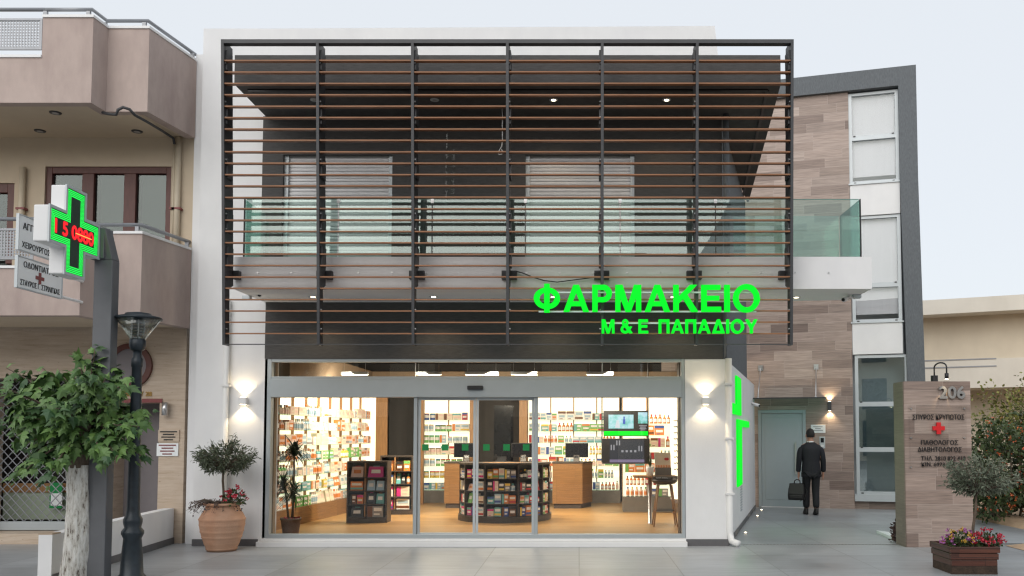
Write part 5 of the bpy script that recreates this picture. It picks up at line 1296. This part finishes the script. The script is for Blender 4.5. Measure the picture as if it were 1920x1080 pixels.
block_gondola("dark display unit of small gifts behind the one with pink bags", X(712, 920, 17.5), X(774, 920, 17.5), 17.5, 1.12, 2,
              [([(C, "orange"), ], [(C, "amber"), (C, "orange")]), ([(C, "cream")], [(P_, "teal"), (P_, "black"), (B_, "orange")]), ([(C, "white")], [(C, "cream")]), ([(C, "pink")], [(C, "white")])], "rear display unit")
GX, GY, GR, GH = X(946, 930, 16.6), 16.62, .86, 1.02
t = thing("display_unit", "round fronted dark display counter full of gifts behind the sliding doors", "display unit", (GX, GY, ZF), "dark display units on the shop floor")
def half(r, k=1.0, n=28): return [(GX + r * cos(a), GY + r * k * sin(a)) for a in [pi + pi * i / n for i in range(n + 1)]]
MB().plan(half(GR) + [(GX + GR, GY + .4), (GX - GR, GY + .4)], ZF, ZF + .10).build("plinth", "brownbox", t)
MB().plan(half(GR - .26) + [(GX + GR - .26, GY + .38), (GX - GR + .26, GY + .38)], ZF + .101, ZF + GH - .001).build("core", "brownbox", t)
b = MB(); lv = []
for k in range(4):
    z = ZF + .115 + k * .222; lv.append(z); o_, i_ = half(GR - .03), half(GR - .262)
    b.plan(o_ + i_[::-1], z - .014, z)
each(b, "shelf", "brownbox", t)
MB().plan(half(GR) + half(GR - .40)[::-1], ZF + GH, ZF + GH + .035).build("counter_top", "brownbox", t)
MB().plan(half(GR - .41, .95) + [(GX + .44, GY + .3), (GX - .44, GY + .3)], ZF + GH + .002, ZF + GH + .02).build("inner_top", "oakv", t)
b = MB()
for a in (pi + .02, pi + .62, pi + 1.22, pi + 1.95, pi + 2.62, 2 * pi - .02):
    c0, s0 = cos(a), sin(a); pa = Vector((GX + (GR - .28) * c0, GY + (GR - .28) * s0)); pb2 = Vector((GX + (GR - .02) * c0, GY + (GR - .02) * s0)); n_ = Vector((-s0, c0)) * .014
    b.plan([tuple(pa + n_), tuple(pb2 + n_), tuple(pb2 - n_), tuple(pa - n_)], ZF + .102, ZF + GH - .001)
each(b, "divider", "brownbox", t)
seg = [(pi + .62, pi + 1.22), (pi + 1.22, pi + 1.95), (pi + 1.95, pi + 2.62), (pi + .05, pi + .62), (pi + 2.62, 2 * pi - .05)]
STK = [[[(C, "pink"), (C, "white"), (C, "white")], [(C, "yellow"), (C, "orange"), (C, "cream"), (C, "grey"), (C, "grey")], [(B_, "black"), (B_, "black"), (C, "white"), (B_, "black"), (C, "black"), (B_, "grey")], [(C, "cream"), (C, "white")], [(C, "green"), (C, "cream"), (C, "orange")]],
       [[(P_, "pale pink"), (P_, "white"), (C, "white")], [(C, "black"), (C, "cream"), (C, "black"), (C, "grey"), (B_, "white")], [(C, "grey"), (C, "black"), (B_, "grey"), (P_, "red")], [(C, "white"), (P_, "cream")], [(C, "cream"), (C, "cream"), (C, "white")]],
       [[(P_, "green"), (P_, "cream"), (C, "cream")], [(C, "teal"), (C, "pale blue"), (C, "orange"), (C, "orange")], [(C, "pale pink"), (C, "pale blue"), (C, "red"), (C, "black"), (B_, "red")], [(P_, "orange"), (C, "white")], [(C, "green"), (C, "cream"), (C, "yellow")]],
       [[(C, "pink"), (C, "pink"), (C, "white")], [(C, "cream"), (C, "teal"), (C, "blue"), (C, "amber")], [(C, "blue"), (C, "orange"), (P_, "green"), (C, "blue")], [(C, "teal"), (C, "white")], [(C, "green"), (C, "cream"), (C, "red")]]]
for k in range(4):
    for (a0, a1), items in zip(seg, STK[k]):
        n = len(items); z = lv[3 - k]
        for i, (kind, col) in enumerate(items):
            a = a0 + .04 + (a1 - a0 - .08) * (i + .5) / n; w = (a1 - a0 - .08) * (GR - .06) / n * .9; r = GR - .05
            wh = f"the {['top', 'second', 'third', 'lowest'][k]} tier of the round display counter"
            product(kind, col, wh, (GX + r * cos(a), GY + r * sin(a), z + .001), a + pi / 2, w, min(.13, max(w, .06)), rnd.uniform(.12, .185), f"{col} {kind}s on {wh}")

# ---------------------------------------------------------------- tills, screens, table, stool, indoor plants
def counter(lab, px0, px1, Y, h, dpt, slant=0.0):
    x0, x1 = X(px0, 900, Y), X(px1, 900, Y)
    t = thing("till_counter", lab, "counter", ((x0 + x1) / 2, Y, ZF), "oak till counters at the back of the shop")
    MB().plan([(x0, Y), (x1, Y), (x1 + slant, Y + dpt), (x0, Y + dpt)], ZF + .10, ZF + h).build("counter_body", "oak", t)
    MB().plan([(x0 + .03, Y + .03), (x1 - .03, Y + .03), (x1 - .03 + slant, Y + dpt), (x0 + .03, Y + dpt)], ZF, ZF + .099).build("plinth", "brownbox", t)
    MB().plan([(x0 - .01, Y - .01), (x1 + .01, Y - .01), (x1 + slant + .01, Y + dpt), (x0 - .01, Y + dpt)], ZF + h + .0005, ZF + h + .03).build("counter_top", "brownbox", t)
    return t, x0, x1
CH = .95
counter("oak till counter on the left behind the round display counter", 833, 893, 19.0, CH, .6)
counter("oak till counter in the middle behind the round display counter", 899, 1006, 19.0, CH, .6)
counter("oak till counter standing clear to the right of the sliding doors", 1036, 1092, 18.9, CH, .6, .22)
def monitor(px0, px1, Y, zt_, lab):
    x0, x1 = X(px0, 845, Y), X(px1, 845, Y); z0 = ZF + CH + .032
    t = thing("monitor", lab, "monitor", ((x0 + x1) / 2, Y, z0), "black till monitors")
    MB().box(x0, x1, Y, Y + .04, z0 + .09, z0 + .40).build("screen_housing", "black", t, bevel=.006)
    MB().box(x0 + .015, x1 - .015, Y - .004, Y - .0005, z0 + .105, z0 + .385).build("screen_glass", "screen", t)
    MB().box((x0 + x1) / 2 - .03, (x0 + x1) / 2 + .03, Y + .041, Y + .07, z0 + .006, z0 + .25).box((x0 + x1) / 2 - .1, (x0 + x1) / 2 + .1, Y - .02, Y + .16, z0, z0 + .0055).build("stand", "black", t)
def terminal(px, Y, lab):
    x0 = X(px, 860, Y); z0 = ZF + CH + .032
    t = thing("card_terminal", lab, "card terminal", (x0, Y, z0), "card terminals on the till counters")
    MB().prism([(x0 - .07, Y, z0), (x0 + .07, Y, z0), (x0 + .06, Y + .05, z0 + .15), (x0 - .06, Y + .05, z0 + .15)], (0, .06, 0)).build("terminal_body", "brownbox", t, bevel=.008)
    MB().prism([(x0 - .045, Y + .022, z0 + .085), (x0 + .045, Y + .022, z0 + .085), (x0 + .042, Y + .038, z0 + .135), (x0 - .042, Y + .038, z0 + .135)], (0, -.006, 0)).build("display", "screen", t)
monitor(851, 889, 19.25, 0, "black till monitor left of the door gap"); monitor(959, 1003, 19.25, 0, "black till monitor seen in the right door leaf"); monitor(1060, 1103, 19.15, 0, "black till monitor on the clear right counter")
terminal(874, 19.05, "grey card terminal below the monitor left of the door gap"); terminal(981, 19.05, "grey card terminal below the monitor in the right door leaf"); terminal(1081, 18.95, "grey card terminal on the clear right counter")
x0 = X(938, 860, 19.05); z0 = ZF + CH + .032
t = thing("desk_telephone", "dark desk telephone on the middle counter", "telephone", (x0, 19.1, z0))
MB().prism([(x0 - .12, 19.05, z0), (x0 + .12, 19.05, z0), (x0 + .12, 19.12, z0 + .11), (x0 - .12, 19.12, z0 + .11)], (0, .1, 0)).build("phone_body", "black", t, bevel=.01)
MB().tube([(x0 - .1, 19.06, z0 + .05), (x0 - .1, 19.05, z0 + .09), (x0 - .1, 19.11, z0 + .15)], .022, 8).build("handset", "black", t)
# two wall screens on a tall frame
TVY = 17.3
sf = thing("screen_stand", "black pole frame carrying two wide screens one above the other", "screen stand", (X(1174, 800, TVY), TVY, ZF))
for px in (1129, 1216): MB().tube([(X(px, 800, TVY), TVY + .10, 1.08), (X(px, 800, TVY), TVY + .10, ZC)], .012, 8).build("pole", "black", sf)
MB().box(X(1129, 800, TVY), X(1216, 800, TVY), TVY + .07, TVY + .085, 1.05, 1.075).box(X(1129, 800, TVY), X(1216, 800, TVY), TVY + .07, TVY + .085, 1.5, 1.525).build("cross_bar", "steel", sf)
def tex_picture(name, stops, k, scale):
    m, n, l, b = nodes_of(name); v = coords(n, l, (1, 1, 1)); c = ramp(n, l, noise(n, l, v, scale, 3, .6), stops)
    b.inputs["Base Color"].default_value = (.02, .02, .02, 1); l.new(c, b.inputs["Emission Color"]); b.inputs["Emission Strength"].default_value = k; M[name] = m
tex_picture("garden_picture", [(.3, (.05, .45, .30)), (.45, (.25, .75, .75)), (.6, (.6, .9, 1.0)), (.75, (.25, .55, .9))], .75, 6)
M["dimblue"] = emit("dim_screen_glow", (.10, .115, .15), .28, (.01, .01, .01)); M["lilac"] = emit("lilac_strip", (.34, .28, .46), .5, (.02, .02, .02)); M["palebar"] = emit("pale_graphic", (.55, .55, .6), .5, (.02, .02, .02)); M["bluefig"] = emit("blue_graphic", (.05, .12, .55), .8, (.01, .01, .02)); M["whitefig"] = emit("white_graphic", (.75, .8, .85), .8, (.02, .02, .02))
def tvbox(b, a, c, e, f_, y0=0.0, y1=.003):
    return b.box(X(a, 820, TVY), X(c, 820, TVY), TVY - y1, TVY - y0, Z(1170, f_, TVY), Z(1170, e, TVY))
tv = thing("television", "wide screen showing a bright garden picture over a green band", "television", (X(1174, 800, TVY), TVY, Z(1170, 817, TVY)))
tvbox(MB(), 1131.5, 1216, 770, 818, -.05, .0).build("housing", "black", tv, bevel=.005)
tvbox(MB(), 1141, 1188, 777.5, 803.5, .0005).build("picture", "garden_picture", tv); tvbox(MB(), 1196.5, 1214, 773, 794, .0005).build("side_picture", "garden_picture", tv)
tvbox(MB(), 1132.5, 1215, 808.5, 816.5, .0005).build("green_band", "green", tv)
q = MB(); tvbox(q, 1168, 1172.5, 786, 795, .0035, .005); tvbox(q, 1169, 1171.5, 781, 785.8, .0035, .005); q.build("blue_figure", "bluefig", tv)
q = MB(); q.prism([(X(1153, 802, TVY), TVY - .004, Z(1170, 802.5, TVY)), (X(1163, 802, TVY), TVY - .004, Z(1170, 802.5, TVY)), (X(1160, 802, TVY), TVY - .004, Z(1170, 788, TVY)), (X(1156, 802, TVY), TVY - .004, Z(1170, 788, TVY))], (0, -.002, 0)); q.build("white_figure", "whitefig", tv)
q = MB()
for k, w_ in enumerate((15, 11, 13, 9)): tvbox(q, 1198 + (15 - w_) / 2, 1198 + (15 + w_) / 2, 797.5 + k * 2.6, 799 + k * 2.6, .0005)
q.build("caption", "palebar", tv)
tv = thing("television", "wide dark screen with faint bars and a lilac strip below the garden picture", "television", (X(1172, 850, TVY), TVY, Z(1170, 868, TVY)))
tvbox(MB(), 1129, 1218, 822, 869, -.05, .0).build("housing", "black", tv, bevel=.005)
tvbox(MB(), 1143, 1208, 824, 861, .0005).build("dim_picture", "dimblue", tv); tvbox(MB(), 1143, 1208, 861.5, 867, .0005).build("lilac_strip", "lilac", tv)
q = MB()
for a, e, f_ in ((1145, 834, 844), (1150, 834, 844), (1155.5, 826, 835), (1160.5, 826, 835), (1197, 836, 846), (1202, 836, 846)): tvbox(q, a, a + 2.2, e, f_, .0035, .005)
for a in (1165, 1173, 1181, 1189): tvbox(q, a, a + 4, 844, 848, .0035, .005)
each(q, "bar_graphic", "palebar", tv)
# high table, what stands on it, bar stool
HY = 15.7; hz_ = Z(1220, 892, HY)
ht = thing("high_table", "narrow high table on one steel leg at the right of the shop window", "table", (X(1220, 890, HY), HY, ZF))
MB().box(X(1188, 890, HY), X(1268, 890, HY), HY - .2, HY + .3, hz_ - .03, hz_).build("table_top", "oakv", ht)
MB().box(X(1222, 890, HY), X(1268, 890, HY), HY - .212, HY - .2005, hz_ - .05, hz_ + .002).build("front_strip", "greybase", ht)
text("TEINT IDÉAL", "plate", ht, X(1226, 893, HY), X(1250, 893, HY), hz_ - .036, hz_ - .012, .002, .01, base=HY - .2125)
MB().lathe([(.05, ZF), (.05, ZF + .01), (.034, ZF + .014), (.034, hz_ - .031)], (X(1219, 940, HY), HY, 0), 18).build("leg", "steel", ht, smooth=True)
wp = thing("potted_plant", "small spiky plant in a white pot on the high table", "plant", (X(1219, 880, HY), HY, hz_))
c_ = (X(1219, 880, HY), HY + .02, hz_)
MB().lathe([(.055, 0), (.075, .15), (.07, .155), (.06, .13)], c_, 20).build("pot", "plate", wp, smooth=True)
def strap(b, p, d, L_, w, droop):
    d = Vector(d).normalized(); s_ = d.cross(Vector((0, 0, 1))); s_ = s_.normalized() if s_.length > .05 else Vector((1, 0, 0)); P_ = Vector(p); o = []
    for i in range(5):
        t_ = i / 4; q = P_ + d * L_ * t_ + Vector((0, 0, -droop * L_ * t_ * t_)); ww = w * (1 - t_) ** .7 + .0005
        o += [q - s_ * ww, q + s_ * ww]
    b.add(o, [(2 * i, 2 * i + 1, 2 * i + 3, 2 * i + 2) for i in range(4)])
b = MB()
for k in range(22): a = rnd.uniform(0, 2 * pi); strap(b, (c_[0], c_[1], hz_ + .13), (cos(a) * .35, sin(a) * .35, 1), rnd.uniform(.14, .32), .012, .15)
b.build("leaves", "drac", wp)
cd = thing("cosmetics_display", "pale lipstick display with a large pair of red lips on the high table", "display", (X(1245, 870, HY), HY + .05, hz_))
x0, x1 = X(1229, 870, HY), X(1259, 870, HY)
MB().box(x0, x1, HY + .02, HY + .2, hz_ + .002, hz_ + .14).build("display_base", "greybase", cd)
MB().prism([(x0, HY + .10, hz_ + .141), (x1, HY + .10, hz_ + .141), (x1, HY + .16, hz_ + .40), (x0, HY + .16, hz_ + .40)], (0, .015, 0)).build("back_card", "p_cream", cd)
q = MB()
for k in range(9): q.lathe([(.008, 0), (.008, .04), (0, .05)], (x0 + .025 + k * (x1 - x0 - .05) / 8, HY + .05, hz_ + .1405), 8)
each(q, "lipstick", "p_orange", cd)
lx = X(1251, 860, HY); lz = Z(1251, 861, HY)
MB().prism([(lx - .05, HY + .118, lz), (lx - .02, HY + .113, lz - .024), (lx + .02, HY + .113, lz - .024), (lx + .05, HY + .118, lz), (lx + .018, HY + .122, lz + .024), (lx, HY + .121, lz + .017), (lx - .018, HY + .122, lz + .024)], (0, -.006, 0)).build("red_lips", "red", cd)
bs = thing("bar_stool", "bar stool with a dark shell seat and splayed oak legs", "stool", (X(1246, 960, 15.35), 15.35, ZF))
sx, sy, sz_ = X(1246, 910, 15.35), 15.35, Z(1246, 904, 15.35)
sh_ = MB(); n = 28
for j, (r, dz_) in enumerate([(0, 0), (.10, .002), (.17, .016), (.205, .05), (.215, .085), (.205, .085), (.16, .03), (.09, .016), (0, .014)]):
    for k in range(n):
        a = 2 * pi * k / n; sh_.v.append((sx + r * cos(a) * 1.05, sy + r * sin(a) * .92, sz_ - .04 + dz_ + (.05 * max(0, sin(a)) if 3 <= j <= 5 else 0)))
for j in range(8):
    for k in range(n): sh_.f.append((j * n + k, j * n + (k + 1) % n, (j + 1) * n + (k + 1) % n, (j + 1) * n + k)); sh_.m.append(0)
sh_.build("seat_shell", "brownbox", bs, smooth=True)
for a, c in ((-1, -1), (1, -1), (-1, 1), (1, 1)):
    MB().tube([(sx + a * .11, sy + c * .09, sz_ - .045), (sx + a * .2, sy + c * .17, ZF)], [.019, .012], 8).build("leg", "oakv", bs, smooth=True)
f_ = .42; e = [(sx + a * (.11 + .09 * f_ * 1.55), sy + c * (.09 + .08 * f_ * 1.55), ZF + .27) for a, c in ((-1, -1), (1, -1), (1, 1), (-1, 1))]
q = MB()
for i in range(4): q.tube([e[i], e[(i + 1) % 4]], .006, 6)
q.build("foot_rail", "black", bs)
# dracaena by the window
DX_, DY_ = X(545, 990, 13.75), 13.75
dpz = thing("plant_pot", "dark brown tapered pot holding the dracaena inside the window", "pot", (DX_, DY_, ZF))
MB().lathe([(.105, ZF), (.115, ZF + .02), (.15, ZF + .25), (.158, ZF + .255), (.158, ZF + .285), (.14, ZF + .285), (.135, ZF + .25)], (DX_, DY_, 0), 28).build("pot_body", "rustpot", dpz, smooth=True)
MB().lathe([(.137, ZF + .25), (0, ZF + .262)], (DX_, DY_, 0), 20).build("potting_soil", "soil", dpz)
q = MB()
for k in range(40):
    p_ = Vector((DX_, DY_, ZF + .262)) + Vector((rnd.uniform(-.11, .11), rnd.uniform(-.11, .11), .01)); leaf(q, 'petal', p_, rdir(), rdir(), .035)
q.build("red_decoration", "redfl", dpz)
dr_ = thing("dracaena", "dracaena with two stems and spiky leaf heads inside the shop window", "plant", (DX_, DY_, ZF + .262)); b = MB(); st_ = MB()
for tx, tz, hs in ((553, 838, 1.0), (533, 900, .8), (549, 918, .9)):
    e_ = Vector((X(tx, tz, DY_), DY_ + rnd.uniform(-.05, .05), Z(tx, tz, DY_))); o_ = Vector((DX_ + (tx - 545) * .003, DY_, ZF + .255)); st_.tube([o_, o_.lerp(e_, .5) + Vector((.01, 0, 0)), e_], [.018, .015, .013], 8)
    for k in range(int(150 * hs)):
        a = rnd.uniform(0, 2 * pi); el = rnd.uniform(-.15, 1.35); p = e_ - Vector((0, 0, rnd.uniform(0, .16)))
        strap(b, p, (cos(a) * cos(el), sin(a) * cos(el), sin(el)), rnd.uniform(.26, .46) * hs, .013, rnd.uniform(.2, .8))
st_.build("stems", "bark", dr_, smooth=True); b.build("leaves", "drac", dr_)

# ---------------------------------------------------------------- the other side of the street (mirrored in the glass)
for x0, x1, h, lab in ((-46, -16, 8.0, "low block across the street mirrored at the left of the railing glass"), (-15.5, 3, 9.6, "taller block across the street mirrored in the middle of the railing glass"), (3.6, 40, 8.4, "long block across the street mirrored in the clinic tower windows")):
    t = thing("street_block", lab, "building", ((x0 + x1) / 2, -17, 0), "blocks across the street")
    MB().box(x0, x1, -24, -17, 0, h).build("facade_wall", "cream", t)
    MB().box(x0 - .1, x1 + .1, -24.1, -16.6, h + .001, h + .35).build("roof_edge", "creamwhite", t)
    q = MB(); n = int((x1 - x0) / 3.2)
    for r_ in range(3):
        for k in range(n):
            xx = x0 + (k + .5) * (x1 - x0) / n; q.box(xx - .75, xx + .75, -17.05, -16.98, .3 + 2.9 * r_, 2.2 + 2.9 * r_ - (0 if r_ else -.3))
    each(q, "window", "screen", t)

# slot drain across the passage
dn = thing("drain_channel", "thin slotted drain channel across the passage before the white side wall", "drain", (3.5, 13.15, .006))
q = MB()
for k in range(46): q.box(2.42 + k * .05, 2.445 + k * .05, 13.13, 13.17, .0066, .009)
q.build("drain_slots", "skirt", dn)
MB().box(2.4, 4.72, 13.118, 13.129, .0066, .0105).box(2.4, 4.72, 13.171, 13.182, .0066, .0105).build("channel_edge", "steel", dn)
